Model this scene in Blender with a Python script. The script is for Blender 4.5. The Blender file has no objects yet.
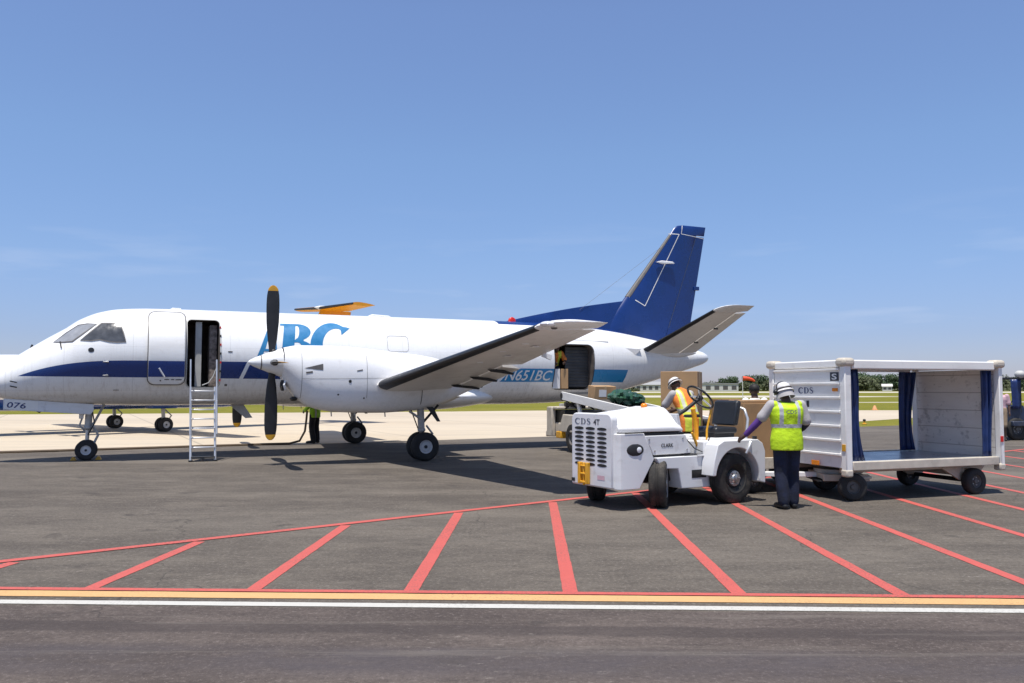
import bpy, bmesh, math, random
from mathutils import Vector, Matrix, Euler
from mathutils.geometry import tessellate_polygon
R = math.radians
random.seed(7)
scene = bpy.context.scene
COL = scene.collection

# ------------------------------------------------------------------ camera, sky, sun, exposure
cam_data = bpy.data.cameras.new('camera')
cam_data.sensor_width = 36.0
cam_data.lens = 830.0 / 1024.0 * 36.0
cam_data.clip_start = 0.1
cam_data.clip_end = 6000.0
cam = bpy.data.objects.new('camera', cam_data)
COL.objects.link(cam)
cam.location = (0, 0, 1.66)
cam.rotation_euler = (R(90) + math.atan(47.15 / 830.0), 0, 0)
scene.camera = cam

SUN = Vector((-0.085, -0.25, 1.0)).normalized()
world = bpy.data.worlds.new('World')
scene.world = world
world.use_nodes = True
wt = world.node_tree
wt.nodes.clear()
sky = wt.nodes.new('ShaderNodeTexSky')
sky.sky_type = 'NISHITA'
sky.sun_disc = False
sky.sun_elevation = math.asin(SUN.z)
sky.sun_rotation = math.atan2(SUN.x, SUN.y)
sky.altitude = 0
sky.air_density = 1.0
sky.dust_density = 0.3
sky.ozone_density = 3.0
bg = wt.nodes.new('ShaderNodeBackground')
bg.inputs['Strength'].default_value = 0.12
wout = wt.nodes.new('ShaderNodeOutputWorld')
# a few faint wisps of cloud low over the horizon
tc = wt.nodes.new('ShaderNodeTexCoord')
mp = wt.nodes.new('ShaderNodeMapping')
mp.inputs['Scale'].default_value = (3.0, 3.0, 22.0)
nz = wt.nodes.new('ShaderNodeTexNoise')
nz.inputs['Scale'].default_value = 1.7
nz.inputs['Detail'].default_value = 5
rp = wt.nodes.new('ShaderNodeValToRGB')
rp.color_ramp.elements[0].position = 0.56
rp.color_ramp.elements[0].color = (0, 0, 0, 1)
rp.color_ramp.elements[1].position = 0.82
rp.color_ramp.elements[1].color = (0.26, 0.26, 0.26, 1)
mx = wt.nodes.new('ShaderNodeMix')
mx.data_type = 'RGBA'
mx.inputs[7].default_value = (6.5, 6.7, 7.4, 1)
wt.links.new(tc.outputs['Generated'], mp.inputs['Vector'])
wt.links.new(mp.outputs[0], nz.inputs['Vector'])
wt.links.new(nz.outputs['Fac'], rp.inputs[0])
low = wt.nodes.new('ShaderNodeMapRange')
low.inputs[1].default_value = .10; low.inputs[2].default_value = .22; low.inputs[3].default_value = 1.0; low.inputs[4].default_value = 0.0
sep0 = wt.nodes.new('ShaderNodeSeparateXYZ')
wt.links.new(tc.outputs['Generated'], sep0.inputs[0]); wt.links.new(sep0.outputs[2], low.inputs[0])
cm = wt.nodes.new('ShaderNodeMath'); cm.operation = 'MULTIPLY'
wt.links.new(rp.outputs[0], cm.inputs[0]); wt.links.new(low.outputs[0], cm.inputs[1])
wt.links.new(cm.outputs[0], mx.inputs[0])
tint = wt.nodes.new('ShaderNodeMix'); tint.data_type = 'RGBA'; tint.blend_type = 'MULTIPLY'; tint.inputs[0].default_value = 1.0
sep = wt.nodes.new('ShaderNodeSeparateXYZ')
wt.links.new(tc.outputs['Generated'], sep.inputs[0])
grade = wt.nodes.new('ShaderNodeValToRGB')          # humid marine air: calmer, bluer horizon than the clear-air model gives
els = grade.color_ramp.elements
while len(els) < 6: els.new(.5)
for e, (p, c) in zip(els, ((0, (.43, .445, .67)), (.06, (.455, .475, .675)), (.15, (.58, .61, .745)), (.27, (.71, .74, .83)), (.42, (.82, .805, .90)), (.85, (.74, .69, .66)))):
    e.position = p; e.color = (*c, 1)
wt.links.new(sep.outputs[2], grade.inputs[0])
gain = wt.nodes.new('ShaderNodeVectorMath'); gain.operation = 'SCALE'; gain.inputs['Scale'].default_value = 1.34
wt.links.new(grade.outputs[0], gain.inputs[0])
wt.links.new(gain.outputs[0], tint.inputs[7])
wt.links.new(sky.outputs[0], tint.inputs[6])
wt.links.new(tint.outputs[2], mx.inputs[6])
wt.links.new(mx.outputs[2], bg.inputs['Color'])
wt.links.new(bg.outputs[0], wout.inputs['Surface'])

sun_data = bpy.data.lights.new('sun', 'SUN')
sun_data.energy = 5.0
sun_data.angle = R(0.53)
sun_data.color = (1.0, 0.955, 0.89)
sun = bpy.data.objects.new('sun', sun_data)
COL.objects.link(sun)
sun.location = (0, 0, 60)
sun.rotation_euler = (-SUN).to_track_quat('-Z', 'Y').to_euler()

scene.view_settings.view_transform = 'Standard'
scene.view_settings.look = 'None'
scene.view_settings.exposure = 0.15
scene.view_settings.gamma = 1.0
scene.view_settings.use_curve_mapping = False

# ------------------------------------------------------------------ helpers
def tag(o, label=None, cat=None, group=None, kind=None):
    if label: o['label'] = label
    if cat: o['category'] = cat
    if group: o['group'] = group
    if kind: o['kind'] = kind
    return o

def thing(name, label, cat, loc=(0, 0, 0), rz=0.0, group=None):
    o = bpy.data.objects.new(name, None)
    o.empty_display_size = 0.3
    COL.objects.link(o)
    o.location = loc
    o.rotation_euler = (0, 0, rz)
    return tag(o, label, cat, group)

def copy_tree(o, parent=None):
    c = o.copy()
    COL.objects.link(c)
    if parent: c.parent = parent
    for ch in list(o.children):
        copy_tree(ch, c)
    return c

class MB:
    """collects solids into one mesh"""
    def __init__(self, xf=None):
        self.v = []; self.f = []; self.xf = xf; self.m = []; self.mi = 0
    def add(self, vs, fs):
        b = len(self.v)
        self.v += [tuple(p) for p in vs]
        for f in fs:
            self.f.append(tuple(i + b for i in f)); self.m.append(self.mi)
        return self
    def box(self, c, s, rot=None):
        cx, cy, cz = c; hx, hy, hz = s[0] / 2, s[1] / 2, s[2] / 2
        vs = [Vector((x * hx, y * hy, z * hz)) for x in (-1, 1) for y in (-1, 1) for z in (-1, 1)]
        if rot is not None:
            m = Euler(rot).to_matrix(); vs = [m @ v for v in vs]
        vs = [v + Vector(c) for v in vs]
        return self.add(vs, [(0, 1, 3, 2), (4, 6, 7, 5), (0, 4, 5, 1), (2, 3, 7, 6), (0, 2, 6, 4), (1, 5, 7, 3)])
    def span(self, a, b):
        return self.box([(a[i] + b[i]) / 2 for i in range(3)], [abs(b[i] - a[i]) for i in range(3)])
    def loft(self, rings, cap=True, closed=True):
        n = len(rings[0]); vs = [p for r in rings for p in r]; fs = []
        for i in range(len(rings) - 1):
            for j in range(n if closed else n - 1):
                k = (j + 1) % n
                fs.append((i * n + j, i * n + k, (i + 1) * n + k, (i + 1) * n + j))
        if cap:
            fs.append(tuple(range(n))[::-1]); fs.append(tuple((len(rings) - 1) * n + j for j in range(n)))
        return self.add(vs, fs)
    def tube(self, pts, r, seg=10, cap=True):
        pts = [Vector(p) for p in pts]; rings = []
        rr = r if isinstance(r, (list, tuple)) else [r] * len(pts)
        up = None
        for i, p in enumerate(pts):
            d = (pts[min(i + 1, len(pts) - 1)] - pts[max(i - 1, 0)]).normalized()
            if up is None:
                up = d.cross(Vector((0, 0, 1)) if abs(d.z) < .9 else Vector((1, 0, 0))).normalized()
            u = (up - d * up.dot(d)).normalized(); w = d.cross(u); up = u
            rings.append([p + (u * math.cos(a) + w * math.sin(a)) * rr[i] for a in [2 * math.pi * k / seg for k in range(seg)]])
        return self.loft(rings, cap)
    def cyl(self, a, b, r, seg=16, r2=None):
        return self.tube([a, b], [r, r if r2 is None else r2], seg)
    def limb(self, pts, rr, seg=12):
        """tapered limb with rounded ends"""
        pts = [Vector(p) for p in pts]; rr = list(rr)
        d0 = (pts[1] - pts[0]).normalized(); d1 = (pts[-1] - pts[-2]).normalized()
        P = [pts[0] - d0 * rr[0] * k for k in (.98, .8, .45)] + pts + [pts[-1] + d1 * rr[-1] * k for k in (.45, .8, .98)]
        Q = [rr[0] * k for k in (.2, .6, .89)] + rr + [rr[-1] * k for k in (.89, .6, .2)]
        return self.tube(P, Q, seg)
    def ball(self, c, r, seg=16, rows=10):
        r = r if isinstance(r, (tuple, list)) else (r, r, r)
        rings = []
        for i in range(1, rows):
            t = math.pi * i / rows
            rings.append([(c[0] + r[0] * math.sin(t) * math.cos(a), c[1] + r[1] * math.sin(t) * math.sin(a), c[2] + r[2] * math.cos(t)) for a in [2 * math.pi * k / seg for k in range(seg)]])
        return self.loft(rings)
    def lathe(self, prof, c, axis='y', seg=32, loop=False):
        """prof: (radius, along axis)"""
        rings = []
        for (r, h) in prof:
            ring = []
            for k in range(seg):
                a = 2 * math.pi * k / seg; p, q = r * math.cos(a), r * math.sin(a)
                ring.append({'x': (c[0] + h, c[1] + p, c[2] + q), 'y': (c[0] + p, c[1] + h, c[2] + q), 'z': (c[0] + p, c[1] + q, c[2] + h)}[axis])
            rings.append(ring)
        if loop: rings.append(rings[0])
        return self.loft(rings, not loop)
    def prism(self, poly, a, b, plane='xz'):
        """poly in a plane, extruded along the third axis from a to b"""
        def P(p, h):
            return {'xz': (p[0], h, p[1]), 'xy': (p[0], p[1], h), 'yz': (h, p[0], p[1])}[plane]
        n = len(poly); vs = [P(p, a) for p in poly] + [P(p, b) for p in poly]
        fs = [(i, (i + 1) % n, n + (i + 1) % n, n + i) for i in range(n)]
        fs += [tuple(range(n)), tuple(range(n, 2 * n))]
        return self.add(vs, fs)
    def build(self, name, mat, parent=None, smooth=40, bevel=0.0, loc=None, recalc=True):
        vs = [self.xf(*p) for p in self.v] if self.xf else self.v
        me = bpy.data.meshes.new(name)
        me.from_pydata([tuple(p) for p in vs], [], self.f)
        mats = mat if isinstance(mat, (list, tuple)) else [mat]
        for m in mats: me.materials.append(m)
        for i, p in enumerate(me.polygons): p.material_index = self.m[i]
        if recalc:
            bm = bmesh.new(); bm.from_mesh(me); bmesh.ops.recalc_face_normals(bm, faces=bm.faces); bm.to_mesh(me); bm.free()
        return link(name, me, parent, smooth, bevel, loc)

def link(name, me, parent=None, smooth=40, bevel=0.0, loc=None):
    if smooth:
        me.polygons.foreach_set('use_smooth', [True] * len(me.polygons))
        me.set_sharp_from_angle(angle=R(smooth))
    o = bpy.data.objects.new(name, me)
    COL.objects.link(o)
    if parent: o.parent = parent
    if loc: o.location = loc
    if bevel:
        b = o.modifiers.new('bevel', 'BEVEL'); b.width = bevel; b.segments = 2; b.limit_method = 'ANGLE'; b.angle_limit = R(40)
    return o

def evaluated(o, name):
    dg = bpy.context.evaluated_depsgraph_get(); dg.update()
    return bpy.data.meshes.new_from_object(o.evaluated_get(dg), depsgraph=dg)

def lerp(t, xs, ys):
    if t <= xs[0]: return ys[0]
    for i in range(len(xs) - 1):
        if t <= xs[i + 1]:
            k = (t - xs[i]) / (xs[i + 1] - xs[i]); return ys[i] + (ys[i + 1] - ys[i]) * k
    return ys[-1]

# ------------------------------------------------------------------ materials
class NT:
    def __init__(self, name):
        self.mat = bpy.data.materials.new(name); self.mat.use_nodes = True
        self.t = self.mat.node_tree; self.t.nodes.clear()
        self.out = self.n('ShaderNodeOutputMaterial'); self.b = self.n('ShaderNodeBsdfPrincipled')
        self.l(self.b.outputs[0], self.out.inputs['Surface'])
        self.tc = self.n('ShaderNodeTexCoord')
    def n(self, k): return self.t.nodes.new(k)
    def l(self, a, b): self.t.links.new(a, b)
    def put(self, sock, v):
        if isinstance(v, bpy.types.NodeSocket): self.l(v, sock)
        elif isinstance(v, (tuple, list)) and len(v) == 3 and sock.type == 'RGBA': sock.default_value = (*v, 1)
        else: sock.default_value = v
    def math(self, op, a, b=0.0, c=None, clamp=False):
        m = self.n('ShaderNodeMath'); m.operation = op; m.use_clamp = clamp
        self.put(m.inputs[0], a); self.put(m.inputs[1], b)
        if c is not None: self.put(m.inputs[2], c)
        return m.outputs[0]
    def noise(self, scale, detail=4, rough=.55, vec=None, stretch=None):
        x = self.n('ShaderNodeTexNoise'); x.inputs['Scale'].default_value = scale
        x.inputs['Detail'].default_value = detail; x.inputs['Roughness'].default_value = rough
        v = vec or self.tc.outputs['Object']
        if stretch:
            mpn = self.n('ShaderNodeMapping'); mpn.inputs['Scale'].default_value = stretch; self.l(v, mpn.inputs['Vector']); v = mpn.outputs[0]
        self.l(v, x.inputs['Vector']); return x.outputs['Fac']
    def ramp(self, fac, stops):
        r = self.n('ShaderNodeValToRGB'); els = r.color_ramp.elements
        while len(els) < len(stops): els.new(.5)
        for e, (p, c) in zip(els, stops):
            e.position = p; e.color = (*c, 1) if len(c) == 3 else c
        self.l(fac, r.inputs[0]); return r.outputs[0]
    def mix(self, fac, a, b, mode='MIX'):
        m = self.n('ShaderNodeMix'); m.data_type = 'RGBA'; m.blend_type = mode
        self.put(m.inputs[0], fac); self.put(m.inputs[6], a); self.put(m.inputs[7], b); return m.outputs[2]
    def maprange(self, v, a, b, c, d):
        m = self.n('ShaderNodeMapRange'); self.put(m.inputs[0], v)
        for i, k in enumerate((a, b, c, d)): m.inputs[i + 1].default_value = k
        return m.outputs[0]
    def xyz(self, which='Object'):
        s = self.n('ShaderNodeSeparateXYZ'); self.l(self.tc.outputs[which], s.inputs[0]); return s.outputs
    def bump(self, h, strength=.3, dist=.02):
        b = self.n('ShaderNodeBump'); b.inputs['Strength'].default_value = strength; b.inputs['Distance'].default_value = dist
        self.l(h, b.inputs['Height']); self.l(b.outputs[0], self.b.inputs['Normal'])
    def base(self, c, rough=.5, metal=0.0):
        self.put(self.b.inputs['Base Color'], c); self.put(self.b.inputs['Roughness'], rough); self.put(self.b.inputs['Metallic'], metal)
        return self

def mul(c, k): return tuple(x * k for x in c)

def plain(name, c, rough=.5, metal=0.0, var=.12, scale=6.0, bump=0.0, dirt=0.0, dirtc=(.16, .13, .10), coat=0.0, dscale=2.2):
    t = NT(name)
    f = t.noise(scale, 5)
    col = t.ramp(f, [(.3, mul(c, 1 - var)), (.7, mul(c, 1 + var * .6))])
    if dirt:
        d = t.noise(dscale, 7, .65); d2 = t.noise(dscale * 9, 4, .6)
        m = t.math('MULTIPLY', t.maprange(d, .45, .75, 0, 1), t.maprange(d2, .3, .7, .2, 1))
        col = t.mix(t.math('MULTIPLY', m, dirt), col, dirtc)
    rr = t.maprange(f, .3, .7, max(rough - .08, .02), min(rough + .08, 1))
    t.base(col, rr, metal)
    if coat: t.b.inputs['Coat Weight'].default_value = coat; t.b.inputs['Coat Roughness'].default_value = .08
    if bump: t.bump(t.noise(scale * 6, 4), bump, .01)
    return t.mat

def asphalt_mat():
    t = NT('asphalt')
    o = t.xyz()
    big = t.noise(.14, 3, .55, stretch=(.4, 1.2, 1))
    mid = t.noise(1.1, 7, .70, stretch=(.6, 1.25, 1))
    streak = t.noise(.55, 8, .72, stretch=(.16, 3.2, 1))
    blot = t.noise(6, 6, .75, stretch=(.6, 1.3, 1))
    grit = t.noise(26, 5, .8); fine = t.noise(70, 3, .7)
    col = t.ramp(big, [(.38, (.090, .076, .063)), (.50, (.109, .093, .077)), (.62, (.131, .113, .094))])
    col = t.mix(t.maprange(streak, .46, .66, 0, .38), col, (.072, .060, .050))
    col = t.mix(t.maprange(mid, .47, .66, 0, .55), col, (.175, .150, .122))
    col = t.mix(t.maprange(mid, .48, .32, 0, .50), col, (.070, .059, .050))
    col = t.mix(t.maprange(blot, .52, .68, 0, .62), col, (.066, .056, .047))
    col = t.mix(t.maprange(blot, .46, .30, 0, .45), col, (.19, .165, .135))
    col = t.mix(t.maprange(grit, .52, .66, 0, .55), col, (.040, .035, .031))
    col = t.mix(t.maprange(grit, .45, .32, 0, .60), col, (.29, .262, .225))
    vor = t.n('ShaderNodeTexVoronoi'); vor.inputs['Scale'].default_value = 34; t.l(t.tc.outputs['Object'], vor.inputs['Vector'])
    col = t.mix(t.maprange(vor.outputs['Distance'], .0, .20, .45, 0), col, (.36, .33, .29))
    # older, bluer surface on the near side of the white line, sealant bands, scuffed pale flecks
    y = t.math('ADD', o[1], t.math('MULTIPLY', o[0], .035))
    near = t.maprange(t.math('ADD', y, t.math('MULTIPLY', mid, .08)), 6.36, 6.42, 1, 0)
    col = t.mix(near, col, t.mix(1.0, col, (.86, .81, .86), 'MULTIPLY'))
    yy = t.math('ADD', y, t.math('MULTIPLY', t.noise(2.2, 5), .14))
    def band(a, b, c, d): return t.math('MULTIPLY', t.maprange(yy, a, b, 0, 1), t.maprange(yy, c, d, 1, 0))
    col = t.mix(t.math('MULTIPLY', band(5.74, 5.80, 5.98, 6.02), .55), col, (.052, .042, .040))
    col = t.mix(t.math('MULTIPLY', band(4.85, 5.1, 5.4, 5.55), t.maprange(mid, .36, .58, .1, .7)), col, (.066, .058, .064))
    col = t.mix(t.math('MULTIPLY', near, t.maprange(streak, .56, .66, 0, .55)), col, (.20, .175, .150))
    fl = t.math('MULTIPLY', t.maprange(t.noise(9, 6, .8, stretch=(.5, 1.6, 1)), .60, .68, 0, .8), t.maprange(t.noise(.33, 3), .50, .62, 0, 1))
    col = t.mix(fl, col, (.40, .36, .31))
    # pale tracked dust in the middle of the apron
    dust = t.maprange(t.noise(.22, 6, .65, stretch=(.3, 1.6, 1)), .52, .66, 0, .45)
    col = t.mix(t.math('MULTIPLY', dust, t.maprange(o[1], 8, 11, 0, 1)), col, (.21, .183, .150))
    # hairline cracks and oil spots
    ck = t.n('ShaderNodeTexVoronoi'); ck.feature = 'DISTANCE_TO_EDGE'; ck.inputs['Scale'].default_value = .22
    wob = t.n('ShaderNodeVectorMath'); wob.operation = 'ADD'
    nn = t.n('ShaderNodeTexNoise'); nn.inputs['Scale'].default_value = 1.4; nn.inputs['Detail'].default_value = 6
    sc = t.n('ShaderNodeVectorMath'); sc.operation = 'SCALE'; sc.inputs['Scale'].default_value = .8
    t.l(t.tc.outputs['Object'], nn.inputs['Vector']); t.l(nn.outputs['Color'], sc.inputs[0])
    t.l(t.tc.outputs['Object'], wob.inputs[0]); t.l(sc.outputs[0], wob.inputs[1]); t.l(wob.outputs[0], ck.inputs['Vector'])
    col = t.mix(t.math('MULTIPLY', t.maprange(ck.outputs['Distance'], 0, .003, 1, 0), t.maprange(t.noise(.35, 3), .48, .58, 0, .6)), col, (.03, .027, .025))
    col = t.mix(t.maprange(t.noise(1.3, 3, .5), .66, .74, 0, .65), col, (.045, .039, .036))
    t.base(col, t.maprange(fine, .3, .7, .78, .96))
    t.b.inputs['Specular IOR Level'].default_value = .25
    t.bump(t.math('ADD', t.math('MULTIPLY', fine, .5), grit), .55, .012)
    return t.mat

def paint_line_mat(name, c, wear=.5):
    t = NT(name)
    d = t.noise(5, 7, .7); d2 = t.noise(45, 4, .7); s = t.noise(.7, 4, .6)
    col = t.mix(t.maprange(d, .35, .7, 0, .35), c, mul(c, .72))
    col = t.mix(t.math('MULTIPLY', t.maprange(d2, .545, .60, 0, 1), t.maprange(s, .42, .62, .12 * wear, wear), None, True), col, (.085, .075, .065))
    t.base(col, .7)
    t.bump(d2, .25, .005)
    return t.mat

def concrete_mat():
    t = NT('pale_concrete')
    big = t.noise(.07, 4, .6, stretch=(.5, 1.5, 1)); mid = t.noise(.7, 6, .6, stretch=(.3, 1.5, 1))
    col = t.ramp(big, [(.3, (.47, .39, .285)), (.6, (.55, .465, .345)), (.8, (.59, .51, .395))])
    col = t.mix(t.maprange(mid, .4, .75, 0, .5), col, (.38, .33, .27))
    # slab joints, 6 m squares turned with the apron
    mpn = t.n('ShaderNodeMapping'); mpn.inputs['Rotation'].default_value = (0, 0, R(-28)); t.l(t.tc.outputs['Object'], mpn.inputs['Vector'])
    s = t.n('ShaderNodeSeparateXYZ'); t.l(mpn.outputs[0], s.inputs[0])
    for k, per in ((1, 6.1), (0, 7.0)):
        m = t.math('ABSOLUTE', t.math('SUBTRACT', t.math('FRACT', t.math('DIVIDE', s.outputs[k], per)), .5))
        col = t.mix(t.maprange(m, 0, .009, .55, 0), col, (.16, .14, .12))
    t.base(col, .85)
    return t.mat

def grass_mat():
    t = NT('dry_grass')
    big = t.noise(.02, 5, .6, stretch=(.6, 1.4, 1)); mid = t.noise(.6, 6, .65); fine = t.noise(14, 4, .7)
    col = t.ramp(big, [(.3, (.165, .160, .016)), (.5, (.225, .200, .026)), (.72, (.29, .24, .06))])
    col = t.mix(t.maprange(mid, .4, .7, 0, .5), col, (.10, .135, .022))
    col = t.mix(t.maprange(fine, .4, .65, 0, .5), col, (.05, .07, .012))
    t.base(col, .9)
    t.b.inputs['Specular IOR Level'].default_value = .1
    t.bump(fine, .6, .05)
    return t.mat

def weathered_white(name, c=(.82, .82, .81), rough=.32, grime=.25, coat=.15):
    """gloss aircraft or equipment paint with faint streaks and smudges"""
    t = NT(name)
    st = t.noise(1.1, 6, .65, stretch=(.5, .5, 2.0)); sm = t.noise(5, 5, .6); fine = t.noise(40, 3)
    col = t.mix(t.maprange(st, .48, .8, 0, grime), c, (.36, .32, .27))
    col = t.mix(t.math('MULTIPLY', t.maprange(sm, .58, .75, 0, 1), grime * .7), col, (.30, .27, .24))
    t.base(col, t.maprange(sm, .3, .7, rough - .08, rough + .12))
    t.b.inputs['Coat Weight'].default_value = coat; t.b.inputs['Coat Roughness'].default_value = .12
    t.bump(t.noise(2.2, 3), .05, .02)
    return t.mat

def fuselage_mat():
    t = NT('fuselage_paint')
    white = (.84, .84, .83); navy = (.006, .036, .17); tail = (.004, .030, .16); light = (.018, .23, .47)
    o = t.xyz(); x, z = o[0], o[2]
    st = t.noise(.9, 6, .65, stretch=(.35, 1, 1.6)); sm = t.noise(4, 5, .6)
    col = t.mix(t.maprange(st, .50, .8, 0, .30), white, (.46, .42, .37))
    col = t.mix(t.math('MULTIPLY', t.maprange(sm, .60, .78, 0, 1), .16), col, (.34, .31, .28))
    belly = t.maprange(t.math('ADD', z, t.math('MULTIPLY', st, .35)), 1.45, 1.75, .50, 0)   # oily grime along the belly
    col = t.mix(belly, col, (.40, .365, .335))
    def line(pos, axis, w=.006, k=.32):
        d = t.math('ABSOLUTE', t.math('SUBTRACT', axis, pos)); return t.math('MULTIPLY', t.maprange(d, w * .5, w, 1, 0), k)
    for p in (-1.62, -.45, .95, 3.05, 5.9, 7.3, 8.9, 10.9, 13.7, 14.9, 16.6):
        col = t.mix(line(p, x), col, (.25, .24, .23))
    for p in (1.62, 2.62, 3.12):
        col = t.mix(line(p, z, .005, .22), col, (.3, .29, .28))
    fr = t.math('ABSOLUTE', t.math('SUBTRACT', t.math('FRACT', t.math('DIVIDE', t.math('ADD', x, 20.0), .62)), .5))
    col = t.mix(t.maprange(fr, .004, .008, .13, 0), col, (.34, .33, .31))      # frame lines that show faintly through the skin
    streaks = t.math('MULTIPLY', t.maprange(t.noise(5.5, 5, .7, stretch=(2.6, 1, .16)), .52, .70, 0, .42), t.maprange(z, 2.9, 1.5, 0, 1))
    col = t.mix(streaks, col, (.42, .375, .33))
    def AND(*a):
        r = a[0]
        for b in a[1:]: r = t.math('MULTIPLY', r, b)
        return r
    lt = lambda a, b: t.math('LESS_THAN', a, b)
    gt = lambda a, b: t.math('GREATER_THAN', a, b)
    # navy cheat line that tapers to a point on the nose
    tt = t.math('MAXIMUM', t.math('DIVIDE', t.math('SUBTRACT', 1.26, x), 2.62), 0.0)
    zup = t.math('SUBTRACT', 2.30, t.math('MULTIPLY', t.math('POWER', tt, 3.0), .36))
    zlo = t.math('SUBTRACT', 1.925, t.math('MULTIPLY', x, .008))
    m = AND(lt(z, zup), gt(z, zlo), lt(x, t.math('ADD', 4.7, t.math('MULTIPLY', z, .3))))
    slash = lt(t.math('ABSOLUTE', t.math('SUBTRACT', x, t.math('ADD', 3.40, t.math('MULTIPLY', t.math('SUBTRACT', z, 2.1), .42)))), .045)
    m = t.math('MULTIPLY', m, t.math('SUBTRACT', 1.0, slash))
    col = t.mix(m, col, navy)
    # light blue rear band
    lft = t.math('ADD', 9.78, t.math('MULTIPLY', t.math('SUBTRACT', z, 1.85), 1.1))
    rgt = t.math('ADD', 14.20, t.math('MULTIPLY', t.math('SUBTRACT', z, 1.88), .22))
    m = AND(lt(z, 2.215), gt(z, 1.845), gt(x, lft), lt(x, rgt))
    sl2 = lt(t.math('ABSOLUTE', t.math('SUBTRACT', x, t.math('ADD', 10.02, t.math('MULTIPLY', t.math('SUBTRACT', z, 1.85), .9)))), .05)
    m = t.math('MULTIPLY', m, t.math('SUBTRACT', 1.0, sl2))
    col = t.mix(m, col, light)
    # blue that runs from the dorsal fin down onto the rear roof
    thr = t.math('MINIMUM', t.math('SUBTRACT', 3.47, t.math('MULTIPLY', t.math('SUBTRACT', x, 10.23), .010)),
                 t.math('SUBTRACT', 3.44, t.math('MULTIPLY', t.math('SUBTRACT', x, 13.28), .10)))
    m = AND(gt(z, thr), gt(x, 10.25), lt(x, 16.3))
    col = t.mix(m, col, tail)
    t.base(col, t.maprange(sm, .3, .7, .22, .36))
    t.b.inputs['Coat Weight'].default_value = .25; t.b.inputs['Coat Roughness'].default_value = .1
    t.bump(t.noise(1.6, 3), .06, .02)
    return t.mat

M = {}
M['asphalt'] = asphalt_mat()
M['concrete'] = concrete_mat()
M['grass'] = grass_mat()
M['runway'] = plain('runway_concrete', (.50, .46, .38), .9, var=.1, scale=.05)
M['red_line'] = paint_line_mat('red_line_paint', (.52, .100, .080), .85)
M['yellow_line'] = paint_line_mat('yellow_line_paint', (.62, .37, .155), .45)
M['white_line'] = paint_line_mat('white_line_paint', (.54, .525, .48), .5)
M['fuselage'] = fuselage_mat()
M['white'] = weathered_white('white_paint', grime=.28)
M['nacelle'] = weathered_white('nacelle_paint', (.84, .835, .83), .28, .30)
M['wing'] = weathered_white('wing_paint', (.82, .80, .77), .4, .40)
M['equip'] = weathered_white('equipment_paint', (.72, .725, .73), .45, .55, .05)
M['cart'] = weathered_white('cart_paint', (.84, .825, .79), .48, .42, .0)
M['cream'] = plain('cream_paint', (.58, .52, .43), .55, var=.12, dirt=.5)
M['blue'] = plain('blue_tail_paint', (.004, .030, .16), .28, var=.12, scale=2, coat=.25)
M['navy'] = plain('navy_paint', (.007, .045, .22), .3, var=.08, coat=.2)
M['letter_blue'] = plain('letter_blue', (.028, .20, .42), .35, var=.10)
M['boot'] = plain('deicing_rubber', (.020, .020, .022), .42, var=.25)
M['boot_grey'] = plain('grey_rubber', (.11, .10, .095), .5, var=.2)
M['tyre'] = plain('tyre_rubber', (.020, .019, .019), .78, var=.3, scale=9, bump=.25, dirt=.5, dirtc=(.09, .08, .07))
M['tyre_dusty'] = plain('dusty_tyre_rubber', (.026, .024, .022), .85, var=.4, scale=12, bump=.4, dirt=.95, dirtc=(.15, .13, .105), dscale=5)
M['rim'] = plain('rim_paint', (.55, .55, .55), .4, var=.15, dirt=.35)
M['metal'] = plain('bare_metal', (.50, .50, .50), .34, .85, var=.15, dirt=.3)
M['steel'] = plain('grey_strut_paint', (.42, .42, .41), .45, .2, var=.2, dirt=.4)
M['alu'] = plain('aluminium_rail', (.66, .66, .67), .38, .6, var=.1)
M['dark'] = plain('dark_metal', (.030, .030, .032), .55, .2, var=.3)
M['black'] = plain('black_plastic', (.013, .013, .014), .45, var=.25)
M['vinyl'] = plain('black_vinyl', (.018, .020, .024), .38, var=.25, bump=.15)
M['interior'] = plain('cabin_interior', (.12, .098, .085), .8, var=.45, scale=4)
M['net_stack'] = plain('netted_load', (.30, .25, .22), .85, var=.8, scale=11)
M['liner'] = plain('hold_liner', (.060, .061, .063), .8, var=.5, scale=2.5)
M['panel_grey'] = plain('pale_panel', (.50, .50, .48), .6, var=.1)
M['glass'] = plain('cockpit_glass', (.085, .09, .10), .12, var=.35)
M['glass_pale'] = plain('windscreen_glass', (.30, .31, .33), .06, var=.2, coat=.6)  # whitish base colour: the sky's reflection painted into the front pane
M['lamp_glass'] = plain('lamp_glass', (.75, .76, .78), .08, var=.05, coat=.8)
M['yellow'] = plain('yellow_paint', (.72, .36, .02), .45, var=.15, dirt=.4)
M['orange'] = plain('orange_paint', (.85, .36, .012), .4, var=.1)
M['faded_orange'] = plain('faded_orange', (.62, .30, .13), .7, var=.15)
M['slate'] = plain('slate_blue_paint', (.022, .036, .075), .45, var=.25, dirt=.5)
M['amber'] = plain('amber_reflector', (.80, .24, .01), .25, var=.1)
M['red'] = plain('red_plastic', (.62, .02, .015), .3, var=.1)
M['hose'] = plain('hose_rubber', (.11, .075, .045), .6, var=.2)
M['card'] = plain('cardboard', (.42, .26, .13), .85, var=.1, scale=5, dirt=.15)
M['card_dark'] = plain('worn_cardboard', (.32, .19, .09), .85, var=.15, scale=4, dirt=.3)
M['card_white'] = plain('white_carton', (.68, .67, .66), .8, var=.06)
M['tape'] = plain('packing_tape', (.52, .37, .2), .35, var=.1)
M['paper'] = plain('paper_label', (.78, .77, .74), .7, var=.05)
M['green_bag'] = plain('green_plastic', (.035, .10, .06), .28, var=.6, scale=5, coat=.3)
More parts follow.
